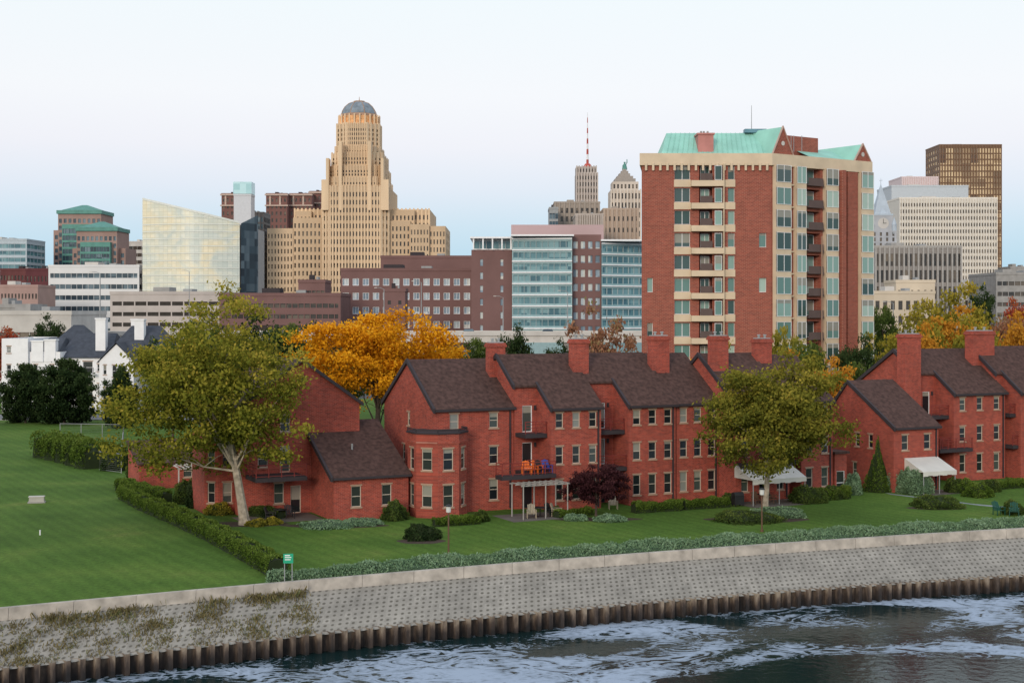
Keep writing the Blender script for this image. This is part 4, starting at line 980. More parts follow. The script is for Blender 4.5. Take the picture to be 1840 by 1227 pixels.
bld('office_building','grey stone government building with vertical windows','office building',1572,1728,446,480,30,('p',18,6,.55,.75,3),None,(mat('grey_stone',(.28,.26,.25),.85,.1,.1),GF,GCON,mat('grey_pier',(.38,.36,.34),.85,.1)))
bld('office_building','low cream building with dark openings','office building',1570,1680,528,430,20,('g',8,4,.55,.6,2),None,(mat('cream_stone',(.58,.49,.38),.85,.1,.1),GF,WCON))
bld('office_building','cream stone block with arcade','office building',1610,1680,508,445,14,('g',6,5,.35,.5,2),None,(mat('cream_stone',(.52,.43,.33),.85,.1,.1),GF,WCON))
bld('office_building','grey concrete car park with open decks','car park',1790,1900,494,500,30,('b',10,7,2,.4,2),None,(GCON,GF,GCON))
bld('office_building','beige low building with square openings','office building',1732,1790,512,560,20,('g',6,6,.5,.5,2),None,(mat('beige_stone',(.50,.44,.37),.85,.1,.1),GF,WCON))
bld('office_building','distant brown block above the car park','office building',1816,1860,482,700,20,('g',5,6,.4,.5,2),None,(GCON,GF,GCON))
Y=520; rt=root('clock_tower','grey stone clock tower with pointed spire and corner turrets','clock tower',(X(1588,Y),Y,0),0); q=lambda px:(px-1588)*Y/F
st_=(mat('granite_stone',(.40,.41,.44),.85,.12,.3),GF,GCON)
volume(rt,rect(q(1566),q(1611),0,9),0,Z(415,Y),{0:('g',4,3,.35,.7,Z(445,Y),Z(416,Y))},st_,.4)
volume(rt,rect(q(1571),q(1606),1,8),Z(415,Y),Z(387,Y),{},st_,.4)
mb=MB(); cxm=q(1588.5)
mb.prism(rect(q(1570.5),q(1606.5),.9,8.1),Z(387,Y),Z(384,Y)); mb.prism(rect(q(1574),q(1603),1.6,7.4),Z(384,Y),Z(330,Y),0,None,.04,cxm,4.5)
mb.prism([(cxm-1.2,.95),(cxm+1.2,.95),(cxm+1.2,3),(cxm-1.2,3)],Z(384,Y),Z(372,Y),0,None,.1,cxm,2.5)
mb.tube([(cxm,4.5,Z(331,Y)),(cxm,4.5,Z(318,Y))],[.12,.05],5); mb.box(cxm-.6,4.45,Z(323,Y),cxm+.6,4.55,Z(322,Y))
SPM=mat('spire_slate',(.42,.48,.55),.6,.1,.5)
mb.build('spire',[SPM],rt)
for px in (1568,1608):
    for yy in (1,8):
        mb=MB(); mb.prism([(q(px)+.9*math.cos(t),yy+.9*math.sin(t)) for t in [k*math.pi/4 for k in range(8)]],Z(420,Y),Z(404,Y)); mb.prism([(q(px)+1*math.cos(t),yy+1*math.sin(t)) for t in [k*math.pi/4 for k in range(8)]],Z(404,Y)-.02,Z(390,Y),0,None,.05,q(px),yy); mb.build('turret',[SPM],rt)
ck=MB(); ck.face([(cxm+2.0*math.cos(t),.93,Z(401,Y)+2.0*math.sin(t)) for t in [k*math.pi/12 for k in range(24)]]); o=ck.build('clock_face',[WCON],rt)
ck=MB(); ck.fbox((cxm,.93),0,-.08,.08,.004,.05,Z(401,Y)-.1,Z(401,Y)+1.6); ck.fbox((cxm,.93),0,-.1,1.1,.055,.09,Z(401,Y)-.08,Z(401,Y)+.1)
ck.split('clock_hand',[BLK],o); flush(rt)
# overpass
YO=330.0; rt=root('highway_overpass','elevated concrete highway on piers behind the houses','overpass',(0,YO,0),0); mb=MB()
zt_=Z(603,YO); x0,x1=X(560,YO),X(1175,YO)
mb.box(x0-60,0,zt_-1.6,x1+60,12,zt_); mb.build('deck',[WCON],rt); mb=MB(); mb.box(x0-60,-.3,zt_+.003,x1+60,.1,zt_+1.0); mb.box(x0-60,11.9,zt_+.003,x1+60,12.3,zt_+1.0); mb.split('barrier',[WCON],rt)
mb=MB()
for x in np.arange(x0-50,x1+60,22): mb.hexa([(x,2,0),(x+2,2,0),(x+2,10,0),(x,10,0),(x-1.5,.6,zt_-1.602),(x+3.5,.6,zt_-1.602),(x+3.5,11.4,zt_-1.602),(x-1.5,11.4,zt_-1.602)])
mb.split('pier',[GCON],rt)
def slamp(px,pyt,Y,zb=0,arm=1.6):
    rt=root('street_lamp','tall grey street lamp with a curved arm','street lamp',(X(px,Y),Y,zb),0,'highway street lamps'); h=Z(pyt,Y)-zb; mb=MB(); mb.tube([(0,0,0),(0,0,h),(-arm*.5,0,h+.35),(-arm,0,h+.4)],[.16,.09,.07,.06],6); mb.build('pole',[STEEL],rt)
    l=MB(); l.prism(rect(-arm-.7,-arm,-.15,.15),h+.3,h+.45,0,None,.8,-arm-.35,0); l.build('lamp_head',[WCON],rt)
for px,py,Y_ in ((904,535,331.5),(340,488,420),(757,508,331.5),(690,520,331.5),(180,492,300),(1020,525,331.5),(1605,545,300),(1745,540,300)): slamp(px,py,Y_,zt_ if Y_==331.5 else 0)
def car(label,px,Y,z,m):
    rt=root('car',label,'car',(X(px,Y),Y,z),0,'cars on the elevated highway'); mb=MB()
    mb.prism([(-2.2,-.7),(-1.9,-.88),(1.9,-.88),(2.2,-.7),(2.2,.7),(1.9,.88),(-1.9,.88),(-2.2,.7)],.35,.92,0,None,.96); mb.build('body',[m],rt)
    c=MB(); c.prism([(-1.4,-.8),(1.2,-.8),(1.2,.8),(-1.4,.8)],.92,1.5,0,None,.75); c.build('cabin',[GBD],rt)
    for x in(-1.35,1.35):
        for y in(-.8,.8): w=MB(); w.tube([(x,y-.1,.33),(x,y+.1,.33)],[.33,.33],12); w.build('wheel',[BLK],rt)
car('small red car on the elevated highway',843,YO+3,zt_,mat('red_car_paint',(.45,.03,.03),.3,.05)); car('white car on the elevated highway',985,YO+3,zt_,WHT)
# ------------------------------------------------------------------ white house
YW=226.0; rt=root('white_house','large white house with dark slate gabled roofs and white chimneys','house',(X(0,YW),YW,0),0); q=lambda px:px*YW/F; zw=lambda py:Z(py,YW)
mb=MB(); rf=MB(); ch=MB()
def wbox(a,b_,y0,y1,ze,holes):
    hh=[]
    for (c,d,t,u) in holes:
        hh.append((q(c)-q(a),q(d)-q(a),zw(u),zw(t))); near_window(rt,(q(a),y0),0,q(c)-q(a),zw(u),q(d)-q(c),zw(t)-zw(u),fr=WHT)
    mb.wall((q(a),y0),0,q(b_)-q(a),0,ze,hh); mb.wall((q(b_),y0),math.pi/2,y1-y0,0,ze,[]); mb.wall((q(a),y1),-math.pi/2,y1-y0,0,ze,[]); mb.wall((q(b_),y1),math.pi,q(b_)-q(a),0,ze,[])
wbox(5,52,-.5,14,zw(608),[(14,22,655,672),(36,44,655,672),(14,22,622,634)])
wbox(52.5,108,0,14,zw(632),[(60,68,655,672),(90,98,655,672)])
wbox(108.5,184.5,2,16,zw(642),[(118,124,655,668),(142,160,650,672),(142,160,690,712),(168,176,655,668),(168,176,690,712)])
wbox(185,246,-2,14,zw(648),[(192,198,655,672),(208,216,655,676),(192,198,695,716),(212,230,690,720)])
wbox(246.5,300,3,15,zw(650),[(252,260,660,676),(270,278,660,676)])
a,b_=q(185),q(246); mm2=(a+b_)/2; mb.face([(a,-2,zw(648)),(b_,-2,zw(648)),(mm2,-2,zw(618))])
for s_ in(a-.4,b_+.4): rf.face([(s_,-2.3,zw(651)),(mm2,-2.3,zw(615)),(mm2,9,zw(615)),(s_,9,zw(651))])
def groof(a,b_,y0,y1,ze,zr,hip=0):
    ym=(y0+y1)/2
    rf.slab((q(a)-.3,y0-.4,ze),(q(b_)+.3,y0-.4,ze),(q(b_)+.3-hip,ym,zr),(q(a)-.3+hip,ym,zr),.15); rf.slab((q(a)-.3+hip,ym+.002,zr),(q(b_)+.3-hip,ym+.002,zr),(q(b_)+.3,y1+.4,ze),(q(a)-.3,y1+.4,ze),.15)
    if hip: rf.face([(q(a)-.3,y1+.4,ze),(q(a)-.3,y0-.4,ze),(q(a)-.3+hip,ym,zr)]); rf.face([(q(b_)+.3,y0-.4,ze),(q(b_)+.3,y1+.4,ze),(q(b_)+.3-hip,ym,zr)])
groof(100,190,2,16,zw(642),zw(600),1); groof(185,300,-1,15,zw(647),zw(586),3); groof(60,140,6,18,zw(632),zw(585),3)
groof(54,100,1,14,zw(632),zw(608),1)
for a,b_,t,y in ((160,178,574,3.5),(146,156,576,10),(208,221,576,9),(231,248,576,3.5),(57,78,614,-.2),(80,100,612,-.1)):
    ch=MB(); ch.box(q(a),y,zw(650),q(b_),y+1.4,zw(t)+.01); ch.box(q(a)-.1,y-.1,zw(t),q(b_)+.1,y+1.5,zw(t)+.22); ch.build('chimney',[WHT],rt)
mb.build('wall',[WHT],rt); rf.build('roof',[SLATE],rt)
rb=MB(); rb.box(q(140),.6,zw(674),q(166),1.95,zw(672)); ob=rb.build('balcony',[WHT],rt); railing((q(140),.65),0,q(26),zw(672),1.0,ob,BLK)
bld('flat_roof_warehouse','long low warehouse with a pale grey roof','warehouse',-60,128,566,300,26,('b',10,1,1,.2,8),None,(WCON,GF,GCON))
bld('low_office','low grey building beside the white house','office building',-40,35,553,340,20,('g',6,4,.5,.5,2),None,(GCON,GF,GCON))
# ------------------------------------------------------------------ trees
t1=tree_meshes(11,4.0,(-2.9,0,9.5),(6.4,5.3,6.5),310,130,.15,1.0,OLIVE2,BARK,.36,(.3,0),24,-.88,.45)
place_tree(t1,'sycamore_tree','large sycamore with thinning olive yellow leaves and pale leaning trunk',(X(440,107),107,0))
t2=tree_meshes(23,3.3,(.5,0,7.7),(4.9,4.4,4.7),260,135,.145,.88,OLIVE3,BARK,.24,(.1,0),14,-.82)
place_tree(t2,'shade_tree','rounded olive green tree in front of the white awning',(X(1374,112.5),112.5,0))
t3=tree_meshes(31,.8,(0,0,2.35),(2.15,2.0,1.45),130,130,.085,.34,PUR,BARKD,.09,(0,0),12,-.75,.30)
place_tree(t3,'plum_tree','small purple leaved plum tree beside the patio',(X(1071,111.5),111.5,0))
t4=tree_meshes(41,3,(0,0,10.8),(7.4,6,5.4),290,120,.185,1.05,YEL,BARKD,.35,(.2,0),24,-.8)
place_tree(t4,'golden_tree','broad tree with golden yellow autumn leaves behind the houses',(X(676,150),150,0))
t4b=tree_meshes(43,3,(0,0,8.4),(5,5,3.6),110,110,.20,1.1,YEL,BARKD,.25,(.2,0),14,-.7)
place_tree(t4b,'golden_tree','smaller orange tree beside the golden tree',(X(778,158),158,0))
TM={}
def tmpl(lm,shape=0):
    k=(lm.name,shape)
    if k not in TM:
        sd=100+len(TM)*7
        if shape==0: TM[k]=tree_meshes(sd,2.5,(0,0,6.8),(4.6,4.4,4.4),80,90,.24,1.1,lm,BARKD,.25,(.2,0),10,-.85)
        elif shape==1: TM[k]=tree_meshes(sd,.3,(0,0,3.9),(4.4,4.2,4.1),280,110,.2,.75,lm,BARKD,.2,(0,0),6,-1,.26)
        else: TM[k]=tree_meshes(sd,2.5,(0,0,6.4),(4.0,4.0,3.8),48,80,.22,.8,lm,BARKD,.2,(.2,0),22,-.7)
    return TM[k]
LB={OLIVE.name:'olive green autumn tree',GRN.name:'leafy green tree',DGRN.name:'dense dark green tree',ORG.name:'orange autumn tree',RUST.name:'thin reddish brown autumn tree',REDL.name:'bright red autumn tree',YEL.name:'golden yellow autumn tree'}
trees=[
(470,566,175,130,DGRN,0),(545,585,170,110,DGRN,0),(430,590,190,90,GRN,0),(600,640,158,90,GRN,0),(520,570,200,70,GRN,0),(310,600,170,90,GRN,0),
(285,610,205,70,DGRN,0),(218,655,196,62,DGRN,1),(46,652,205,92,DGRN,1),(116,643,203,112,DGRN,1),(20,592,262,90,REDL,0),(80,568,290,60,DGRN,0),
(930,588,210,75,DGRN,0),(1000,612,205,60,DGRN,0),(1095,560,172,130,RUST,2),(1085,590,165,100,RUST,2),(1240,632,160,60,YEL,0),(1290,628,165,60,OLIVE,0),
(1400,578,165,70,OLIVE,2),(1450,603,160,90,GRN,0),(1425,638,150,120,ORG,0),(1490,650,150,110,ORG,0),(1550,606,170,90,DGRN,0),(1530,640,155,80,GRN,0),(1350,640,150,90,GRN,0),
(1640,560,190,120,OLIVE,0),(1700,530,215,140,OLIVE,0),(1740,560,200,150,ORG,0),(1665,590,175,110,ORG,0),(1810,545,210,110,RUST,0),(1830,570,190,110,ORG,0),(1600,590,185,90,OLIVE,2),(1770,585,185,110,OLIVE,0),(1585,540,300,60,GRN,0),
(1760,515,420,50,DGRN,0),(1830,540,300,70,REDL,0),(1880,560,200,120,OLIVE,0),(860,600,260,60,GRN,0),(800,640,190,90,DGRN,0),(720,650,180,90,DGRN,0),(640,600,210,90,GRN,0),(1180,630,215,60,GRN,0),(880,640,180,70,GRN,0),(960,640,180,80,GRN,0),(1050,640,180,80,GRN,0),(350,566,260,60,GRN,0),(395,575,230,60,GRN,0),(1500,600,220,70,GRN,0)]
rg=random.Random(3)
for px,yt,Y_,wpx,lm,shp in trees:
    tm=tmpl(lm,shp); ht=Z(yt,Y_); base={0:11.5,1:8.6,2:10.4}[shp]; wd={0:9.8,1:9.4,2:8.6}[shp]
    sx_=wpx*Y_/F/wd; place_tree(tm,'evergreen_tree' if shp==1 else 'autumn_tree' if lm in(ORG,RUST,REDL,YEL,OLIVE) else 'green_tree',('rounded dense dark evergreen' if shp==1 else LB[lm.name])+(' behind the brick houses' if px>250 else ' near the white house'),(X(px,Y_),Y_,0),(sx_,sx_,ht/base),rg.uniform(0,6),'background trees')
# ------------------------------------------------------------------ hedges, shrubs
def hedge(name,pts,w,h,n,ls,lm,seed=5,wobble=.12):
    rg=np.random.default_rng(seed); P=np.array(pts,float); sg=np.linalg.norm(np.diff(P,axis=0),axis=1); cum=np.concatenate([[0],np.cumsum(sg)]); T=cum[-1]
    def at(s):
        i=min(np.searchsorted(cum,s,side='right')-1,len(sg)-1); i=max(i,0); t=(s-cum[i])/sg[i]; d=(P[i+1]-P[i])/sg[i]; return P[i]+(P[i+1]-P[i])*t,d
    sv=rg.uniform(0,T,n); th=rg.uniform(0,math.pi,n); C=[];SH_=[]
    ph=rg.uniform(0,6,3)
    for s_,t in zip(sv,th):
        p,d=at(s_); nr=np.array([-d[1],d[0]]); k=1+wobble*math.sin(s_*1.9+ph[0])+wobble*.7*math.sin(s_*4.3+ph[1]+t*2)
        cx_=math.cos(t); sx2=math.sin(t); ex_=lambda v:math.copysign(abs(v)**.45,v)
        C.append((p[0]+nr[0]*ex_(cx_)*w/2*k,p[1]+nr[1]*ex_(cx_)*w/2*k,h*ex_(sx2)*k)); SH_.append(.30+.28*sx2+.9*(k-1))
    C=np.array(C)+rg.normal(0,ls*.5,(n,3)); C[:,2]=np.maximum(C[:,2],.02)
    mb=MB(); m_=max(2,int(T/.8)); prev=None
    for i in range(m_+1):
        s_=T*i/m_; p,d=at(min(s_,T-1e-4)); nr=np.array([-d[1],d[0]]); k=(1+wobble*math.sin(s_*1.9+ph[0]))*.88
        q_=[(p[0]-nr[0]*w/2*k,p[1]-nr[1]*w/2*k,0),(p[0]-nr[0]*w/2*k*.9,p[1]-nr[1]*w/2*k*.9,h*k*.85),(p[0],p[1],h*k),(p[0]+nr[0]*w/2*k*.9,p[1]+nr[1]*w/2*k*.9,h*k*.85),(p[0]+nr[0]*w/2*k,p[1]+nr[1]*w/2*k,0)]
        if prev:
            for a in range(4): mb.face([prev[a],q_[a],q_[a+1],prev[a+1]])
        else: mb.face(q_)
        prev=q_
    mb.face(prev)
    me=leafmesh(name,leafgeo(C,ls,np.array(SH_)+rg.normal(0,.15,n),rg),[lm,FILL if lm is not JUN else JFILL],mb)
    return obj(name,me)
gp=lambda px,py:(X(px,GY(py)),GY(py))
tag(hedge('hedge',[gp(225,895),gp(260,915),gp(320,940),gp(380,968),gp(440,1000),gp(500,1035)],1.35,1.1,30000,.07,HDG,5,.07),'long clipped green hedge crossing the lawn','hedge')
tag(hedge('hedge',[gp(216,880),gp(240,888),gp(300,905)],1.1,1.1,7000,.075,HDG,6,.08),'clipped green hedge beside the patio pergola','hedge')
tag(hedge('hedge',[gp(82,820),gp(120,828),gp(172,842)],3.0,2.4,12000,.12,HDG,8,.15),'tall rounded hedge beside the chain link fence','hedge')
for i,(a,b_,c,d,w_,h_,lb) in enumerate([(1138,921,1222,916,.9,.75,'low clipped hedge along the brick wall'),(1228,915,1308,910,.9,.75,'low clipped hedge along the brick wall'),(448,925,505,932,1.0,.7,'low green hedge at the corner house'),(780,945,860,940,1.0,.6,'low green shrubs by the bay tower'),(1000,930,1060,924,.8,.5,'low green hedge beside the plum tree'),(600,932,662,929,.9,.45,'low green hedge below the wing windows'),(1480,898,1520,894,1.2,.9,'green hedge at the end of the row'),(1780,880,1840,874,1.0,.7,'green hedge below the windows')]):
    tag(hedge('hedge',[gp(a,b_),gp(c,d)],w_,h_,3500,.075,HDG if i!=2 else GRN,20+i),lb,'hedge')
shr=[(757,970,1.25,1.05,DGRN,'dark green rounded shrub on the lawn'),(710,935,1.0,1.4,GRN,'bushy shrub with autumn tint by the wing'),(1530,889,1.0,1.75,JUN,'rounded blue green shrub'),(1577,884,1.25,4.2,HDG,'tall conical evergreen shrub'),(1607,884,.9,2.1,JUN,'rounded blue green shrub'),(1646,888,1.3,2.1,JUN,'large rounded blue green shrub'),(1628,886,.9,2.0,JUN,'rounded blue green shrub'),(1716,885,1.0,1.3,GRN,'rounded green shrub beside the awning'),(1683,912,2.0,.9,GRN,'spreading dark green shrub on the lawn'),(1450,903,1.6,1.3,GRN,'dark green shrub by the patio'),(1495,897,1.2,1.0,GRN,'dark green shrub by the patio'),(1757,893,1.3,1.2,HDG,'green flowering shrub by the path'),(1735,886,.9,1.2,HDG,'clipped round shrub by the path'),(1780,884,.9,1.1,GRN,'clipped round shrub by the wall'),(1340,937,2.6,.7,GRN,'low dark spreading shrub under the tree'),(1400,928,2.1,.65,JUN,'low blue green spreading juniper'),(590,946,2.4,.35,JUN,'low blue green spreading juniper'),(650,943,1.6,.4,JUN,'low blue green spreading juniper'),(1095,937,1.3,.45,JUN,'low blue green juniper by the plum tree'),(1033,936,.9,.45,JUN,'low blue green juniper by the plum tree'),(208,845,1.5,2.5,DGRN,'dark green shrub beside the fence'),(255,858,1.5,2.4,GRN,'green shrub in front of the low wing'),(292,868,1.3,2.2,OLIVE,'yellow green shrub in front of the low wing'),(340,905,1.2,2.0,GRN,'green shrub behind the hedge'),(355,912,1.0,1.9,DGRN,'green shrub behind the hedge'),(395,925,1.1,1.0,OLIVE,'yellow green shrub under the sycamore'),(490,943,.7,.5,OLIVE,'yellowing plant under the sycamore'),(462,946,.8,.5,OLIVE,'small plant under the sycamore'),(1310,905,.6,.8,GRN,'small shrub beside the awning'),(865,938,.6,.8,GRN,'small shrub on the patio'),(1000,925,.5,.6,GRN,'small shrub beside the pergola'),(1820,925,.9,1.0,GRN,'green shrub near the sea wall')]
for i,(px,py,r_,h_,lm,lb) in enumerate(shr):
    Y_=GY(py)+.5; bush('shrub',lb,(X(px,Y_),Y_,0),(r_,r_*.9,h_),int(900+1500*r_*min(h_,2.2)),.085,lm,seed=50+i,cone=.75 if 'conical' in lb else 0)
MUL=mat('mulch',(.06,.04,.03),.95,.3,3)
for px,py,rx,ry in ((437,943,3.4,1.3),(757,974,1.7,1.1),(1360,935,4,1.4),(1683,914,2.4,1.0),(1070,934,3.6,1.0),(600,946,4,1.0)):
    Y_=GY(py)+.4; mb=MB(); mb.face([(X(px,Y_)+rx*math.cos(t)*(1+.1*math.sin(3*t)),Y_+ry*math.sin(t),.006) for t in [k*math.pi/16 for k in range(32)]]); o=mb.build('mulch_bed',[MUL]); o['kind']='structure'
mb=MB()
for O_,x0,x1,y0 in ((OB,-rB-3.2,.3,-4),(OE,-rE-.6,wE,-3.6),(OG,.8,5.4,-3),(O0,-6.5,-.3,1.2)):
    y1=-.05 if O_ is not O0 else 5.5
    mb.face([(*wpt(O_,x0,y0),.008),(*wpt(O_,x1,y0),.008),(*wpt(O_,x1,y1),.008),(*wpt(O_,x0,y1),.008)])
o=mb.build('patio_paving',[mat('paving',(.14,.12,.105),.9,.2,1)]); o['kind']='structure'
# ground cover strip
rg_=np.random.default_rng(77); x0=X(492,86); n=56000
xs_=rg_.uniform(x0,60,n); 
wd=np.clip((xs_-x0)/6,.35,1)
t=rg_.uniform(0,1,n); Cc=[];S_=[]
for x,tt,q_ in zip(xs_,t,wd):
    k=.5+.5*math.sin(x*1.3+2*tt)*.5+.25*math.sin(x*3.7+5*tt); hgt=.65*math.sin(math.pi*min(max(tt,.02),.98))**.5*(.6+.5*k)
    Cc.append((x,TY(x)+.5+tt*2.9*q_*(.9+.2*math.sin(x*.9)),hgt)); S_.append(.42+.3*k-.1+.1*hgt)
Cc=np.array(Cc)+rg_.normal(0,.06,(n,3)); Cc[:,2]=np.maximum(Cc[:,2],.02)
mb=MB(); prev=None
for x in np.arange(x0,60,.6):
    y=TY(x)+.5; q_=min(1,max(.35,(x-x0)/6)); r_=[(x,y,0),(x,y+.2,.28),(x,y+1.4*q_,.42),(x,y+2.6*q_,.28),(x,y+2.9*q_,0)]
    if prev:
        for a in range(4): mb.face([prev[a],r_[a],r_[a+1],prev[a+1]])
    prev=r_
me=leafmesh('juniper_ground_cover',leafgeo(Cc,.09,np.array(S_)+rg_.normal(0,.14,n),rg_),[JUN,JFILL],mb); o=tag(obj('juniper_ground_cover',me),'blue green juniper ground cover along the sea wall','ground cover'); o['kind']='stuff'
# weeds on the bank
n=11000
vs=[];fs=[];sh=[]
rg=random.Random(9)
cl=[(rg.uniform(-38,-11.5),rg.uniform(0,1),rg.uniform(.25,1.0)) for _ in range(130)]
for i in range(n):
    cx_,ct,cs=cl[rg.randrange(len(cl))]
    x=cx_+rg.gauss(0,.55*cs); tt=ct+rg.gauss(0,.07)
    if x>-11 or tt<0.01 or tt>.98: continue
    ty,py=TY(x)-.15,PY(x); y=ty+(py-ty)*tt; z=-.5-1.65*tt
    hh=rg.uniform(.08,.42)*cs*(1.4 if tt<.2 else .75); a=rg.uniform(0,6.28); lx_,ly_=rg.gauss(0,.4)*hh,rg.gauss(0,.4)*hh; wq=.028
    k=len(vs); ca,sa=math.cos(a)*wq,math.sin(a)*wq
    vs+=[(x-ca,y-sa,z),(x+ca,y+sa,z),(x+lx_+ca*.5,y+ly_+sa*.5,z+hh),(x+lx_-ca*.8,y+ly_-sa*.8,z+hh*.8)]; fs.append((k,k+1,k+2,k+3)); sh.append(min(1,max(0,rg.gauss(.5 if cs>.5 else .85,.2))))
me=leafmesh('weeds',(np.array(vs),np.array(fs),sh),[WEED]); o=tag(obj('weeds',me),'dry brown weeds growing on the sloped bank','weeds'); o['kind']='stuff'
# ------------------------------------------------------------------ small things
def lamp_post(px,py,Yt,label):
    Y_=GY(py); h=Z(Yt,Y_); rt=root('garden_lamp',label,'lamp post',(X(px,Y_),Y_,0),0,'garden lamp posts')
    mb=MB(); mb.tube([(0,0,0),(0,0,.15),(0,0,.16),(0,0,h-.55)],[.13,.13,.06,.05],8); mb.build('pole',[mat('brown_metal',(.13,.07,.045),.6,.1)],rt)
    l=MB(); l.tube([(0,0,h-.55),(0,0,h-.5),(0,0,h-.12)],[.08,.16,.17],10); l.build('lamp_shade',[mat('frosted_lamp',(.6,.6,.58),.3,.05)],rt)
    c=MB(); c.tube([(0,0,h-.12),(0,0,h-.06),(0,0,h)],[.24,.2,.05],10); c.build('lamp_cap',[BLK],rt)
lamp_post(806,997,906,'slender brown lamp post on the lawn'); lamp_post(1369,955,876,'slender brown lamp post on the lawn')
xs_=X(518,83.6); Y_=TY(xs_)+.2; rt=root('signpost','small green notice sign on two grey posts','sign',(xs_,Y_,.15),math.radians(4))
mb=MB(); mb.tube([(-.22,.03,0),(-.22,.03,1.6)],[.03,.03],6); mb.tube([(.22,.03,0),(.22,.03,1.6)],[.03,.03],6); mb.split('post',[STEEL],rt)
mb=MB(); mb.box(-.29,-.03,1.08,.29,-.001,1.64); sb_=mb.build('sign_board',[mat('sign_green',(.02,.36,.20),.4,.03)],rt)
mb=MB(); mb.box(-.2,-.036,1.51,.1,-.032,1.57); mb.box(-.2,-.036,1.40,.18,-.032,1.45); mb.box(-.2,-.036,1.27,.14,-.032,1.32); mb.build('lettering',[WHT],sb_)
Y_=GY(903); rt=root('utility_box','low grey utility box standing on the lawn','utility box',(X(66,Y_),Y_,0),.2); mb=MB(); mb.box(-.7,-.35,0,.7,.35,.1); mb.build('plinth',[GCON],rt); mb=MB(); mb.prism(rect(-.62,.62,-.3,.3),.102,.5,0,None,.94); mb.build('cabinet',[mat('pale_box',(.42,.40,.37),.7,.1)],rt); mb=MB(); mb.box(-.64,-.32,.502,.64,.32,.56); mb.build('lid',[WCON],rt)
Y_=GY(961); mb=MB(); mb.tube([(0,0,0),(0,0,.33),(0,0,.36)],[.05,.05,.07],8); tag(mb.build('vent_pipe',[WHT],None,(X(72,Y_),Y_,0)),'short white vent pipe in the lawn','pipe')
rt=root('chain_link_fence','chain link tennis fence with metal posts','fence',(0,0,0))
fp=[gp(108,788),gp(222,790),gp(218,850),gp(178,845)]
mb=MB(); ms=MB()
for a,b_ in zip(fp,fp[1:]):
    L_=math.hypot(b_[0]-a[0],b_[1]-a[1]); k=max(1,int(L_/2.5)); hf_=1.9
    for i in range(k):
        x=a[0]+(b_[0]-a[0])*i/k; y=a[1]+(b_[1]-a[1])*i/k; mb.tube([(x,y,0),(x,y,hf_)],[.045,.045],6)
    ms.tube([(*a,hf_),(*b_,hf_)],[.035,.035],5); ms.tube([(*a,.1),(*b_,.1)],[.02,.02],4)
    for j in range(1,9): z=.1+j*.2; ms.tube([(*a,z),(*b_,z)],[.006,.006],3)
mb.split('post',[STEEL],rt); ms.build('wire_mesh',[STEEL],rt)
def chair(label,loc,rot,m,recl=.25):
    rt=root('patio_chair',label,'chair',loc,rot,'patio chairs')
    s_=MB(); s_.slab((-.3,-.3,.42),(.3,-.3,.42),(.3,.25,.36),(-.3,.25,.36),.05); s_.build('seat',[m],rt)
    b_=MB()
    for i in range(5): x=-.27+i*.12; b_.hexa([(x,.2,.38),(x+.09,.2,.38),(x+.09,.24,.38),(x,.24,.38),(x,.2+recl,1.05-.04*abs(i-2)),(x+.09,.2+recl,1.05-.04*abs(i-2)),(x+.09,.24+recl,1.05-.04*abs(i-2)),(x,.24+recl,1.05-.04*abs(i-2))])
    b_.build('backrest',[m],rt)
    a=MB()
    for x in(-.38,.31): a.box(x,-.35,.6,x+.08,.35,.64)
    a.split('armrest',[m],rt)
    for x in(-.36,.32):
        for y,h in((-.3,.6),(.26,.6)): l=MB(); l.box(x,y,0,x+.05,y+.05,h-.002); l.build('leg',[m],rt)
OC_=mat('orange_paint',(.80,.16,.02),.5,.05); BC_=mat('blue_paint',(.03,.07,.35),.5,.05); GC_=mat('green_paint',(.01,.07,.05),.5,.05); TC_=mat('tan_canvas',(.36,.30,.22),.8,.05)
def lp_(O_,u,v,z=0): a=wpt(O_,u,v); return (a[0],a[1],z)
chair('orange slatted chair on the balcony',lp_(OB,-rB+.6,-.5,3.15),TH+.5,OC_); chair('orange slatted chair on the balcony',lp_(OB,-rB-.4,-.5,3.15),TH-.3,OC_); chair('blue slatted chair on the balcony',lp_(OB,-rB+1.5,-.4,3.15),TH,BC_)
chair('dark metal chair on the balcony',lp_(OB,-1.1,-.4,3.15),TH+.3,BLK)
chair('dark metal chair under the pergola',lp_(OB,-1.3,-2.4),TH+.3,BLK); chair('tan lounge chair under the pergola',lp_(OB,-rB-1.0,-2.6),TH-.4,TC_,.5); chair('tan chair under the pergola',lp_(OB,-rB+1.2,-2.6),TH+.8,TC_)
chair('tan lounge chair on the lawn by the plum tree',lp_(OC,-2.2,-1.2),TH-.4,TC_,.5)
Yc=GY(925); chair('dark green wooden garden chair near the sea wall',(X(1795,Yc),Yc,0),.3,GC_,.4); chair('dark green wooden garden chair near the sea wall',(X(1822,Yc-.6),Yc-.6,0),-.3,GC_,.4)
WK=mat('wicker',(.12,.07,.045),.8,.2)
for k in range(3): chair('dark wicker chair on the awning balcony',lp_(OE,-1+k*1.8,-.45,3.3),TH+.3*k,WK)
chair('dark metal chair below the corner balcony',lp_(O0,-2.6,3.0),TH,BLK); chair('dark metal chair below the corner balcony',lp_(O0,-4.2,2.6),TH+1,BLK)
for k in range(2): chair('dark wicker chair under the white awning',lp_(OE,1+k*1.6,-1.6),TH+.5*k,WK)
def table(label,loc):
    rt=root('patio_table',label,'table',loc); mb=MB(); mb.tube([(0,0,.7),(0,0,.74)],[.55,.55],16); mb.build('table_top',[BLK],rt); mb=MB(); mb.tube([(0,0,0),(0,0,.03),(0,0,.04),(0,0,.7)],[.3,.28,.04,.04],8); mb.build('table_leg',[BLK],rt)
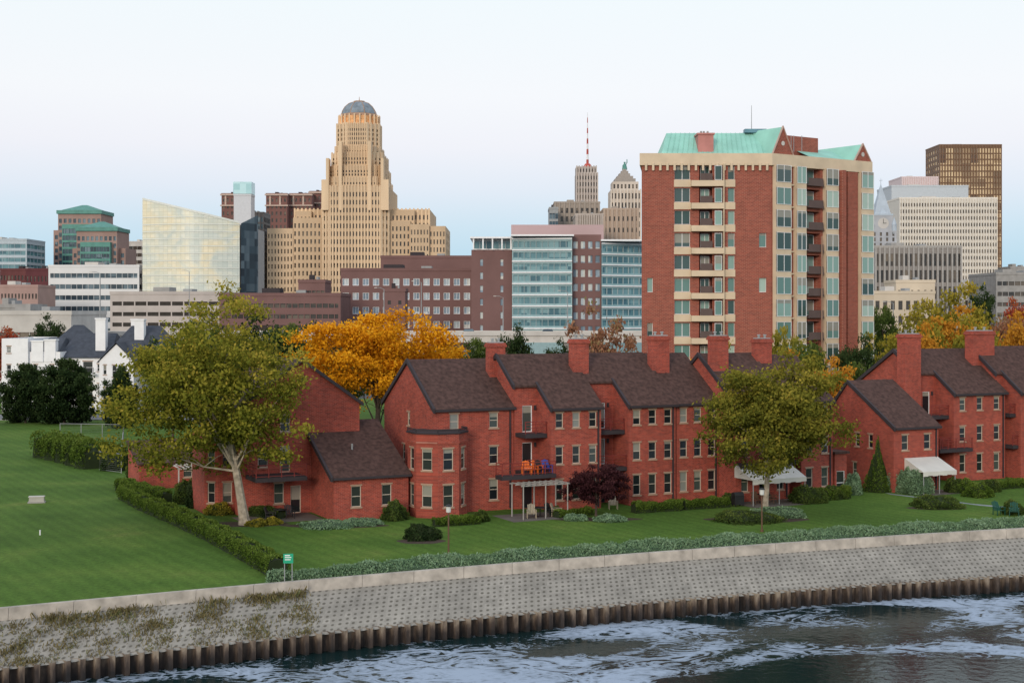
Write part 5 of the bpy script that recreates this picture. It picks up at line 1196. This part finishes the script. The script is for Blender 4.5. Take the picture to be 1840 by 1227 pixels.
table('round dark metal patio table',lp_(OB,-2.1,-2.2)); table('round dark patio table under the awning',lp_(OE,2.0,-1.2)); table('round dark patio table by the corner house',lp_(O0,-3.3,3.2))
rt=root('barbecue_grill','black covered barbecue grill on the patio','grill',lp_(OE,-1.2,-2.0),TH); mb=MB(); mb.box(-.45,-.28,.15,.45,.28,.85); mb.build('cabinet',[BLK],rt); mb=MB(); mb.tube([(-.45,0,.9),(.45,0,.9)],[.28,.28],10); mb.build('lid',[BLK],rt)
mb=MB()
for x in(-.4,.34):
    for y in(-.24,.18): mb.box(x,y,0,x+.06,y+.06,.148)
mb.split('leg',[BLK],rt)
# ------------------------------------------------------------------ sky, light, camera
wd=bpy.data.worlds.new("World"); sc.world=wd; wd.use_nodes=True; nt=wd.node_tree; nt.nodes.clear(); L=nt.links.new
tc=N(nt,'ShaderNodeTexCoord'); sx=N(nt,'ShaderNodeSeparateXYZ'); L(tc.outputs['Generated'],sx.inputs[0])
r=ramp(nt,[(0,(.42,.65,.80)),(.030,(.45,.68,.84)),(.058,(.58,.74,.87)),(.085,(.74,.80,.90)),(.115,(.86,.86,.92)),(.15,(.91,.92,.95)),(.22,(.88,.94,.965)),(.5,(.82,.89,.96)),(1,(.72,.82,.96))]); L(sx.outputs[2],r.inputs[0])
sky=N(nt,'ShaderNodeTexSky'); sky.sky_type='NISHITA'; sky.sun_disc=False; sky.sun_elevation=math.radians(16); sky.sun_rotation=math.radians(200)
b1=N(nt,'ShaderNodeBackground'); b1.inputs[1].default_value=.97; L(r.outputs[0],b1.inputs[0])
b2=N(nt,'ShaderNodeBackground'); b2.inputs[1].default_value=.010; L(sky.outputs[0],b2.inputs[0])
ad=N(nt,'ShaderNodeAddShader'); o_=N(nt,'ShaderNodeOutputWorld'); L(b1.outputs[0],ad.inputs[0]); L(b2.outputs[0],ad.inputs[1]); L(ad.outputs[0],o_.inputs[0])
sl_=bpy.data.lights.new('evening_sun','SUN'); sl_.energy=1.6; sl_.angle=math.radians(16); sl_.color=(1,.86,.69)
so=bpy.data.objects.new('evening_sun',sl_); COL.objects.link(so)
so.rotation_euler=Vector((.34,1,-.30)).to_track_quat('-Z','Y').to_euler()
cd=bpy.data.cameras.new('camera'); cam=bpy.data.objects.new('camera',cd); COL.objects.link(cam); sc.camera=cam
cd.sensor_width=36; cd.lens=36*F/1840; cd.clip_end=20000; cd.clip_start=1; cd.shift_y=-(613.5-HY)/1840
cam.location=(0,0,H); cam.rotation_euler=(math.radians(90),0,0)
sc.view_settings.view_transform='Standard'; sc.view_settings.look='None'; sc.view_settings.exposure=0
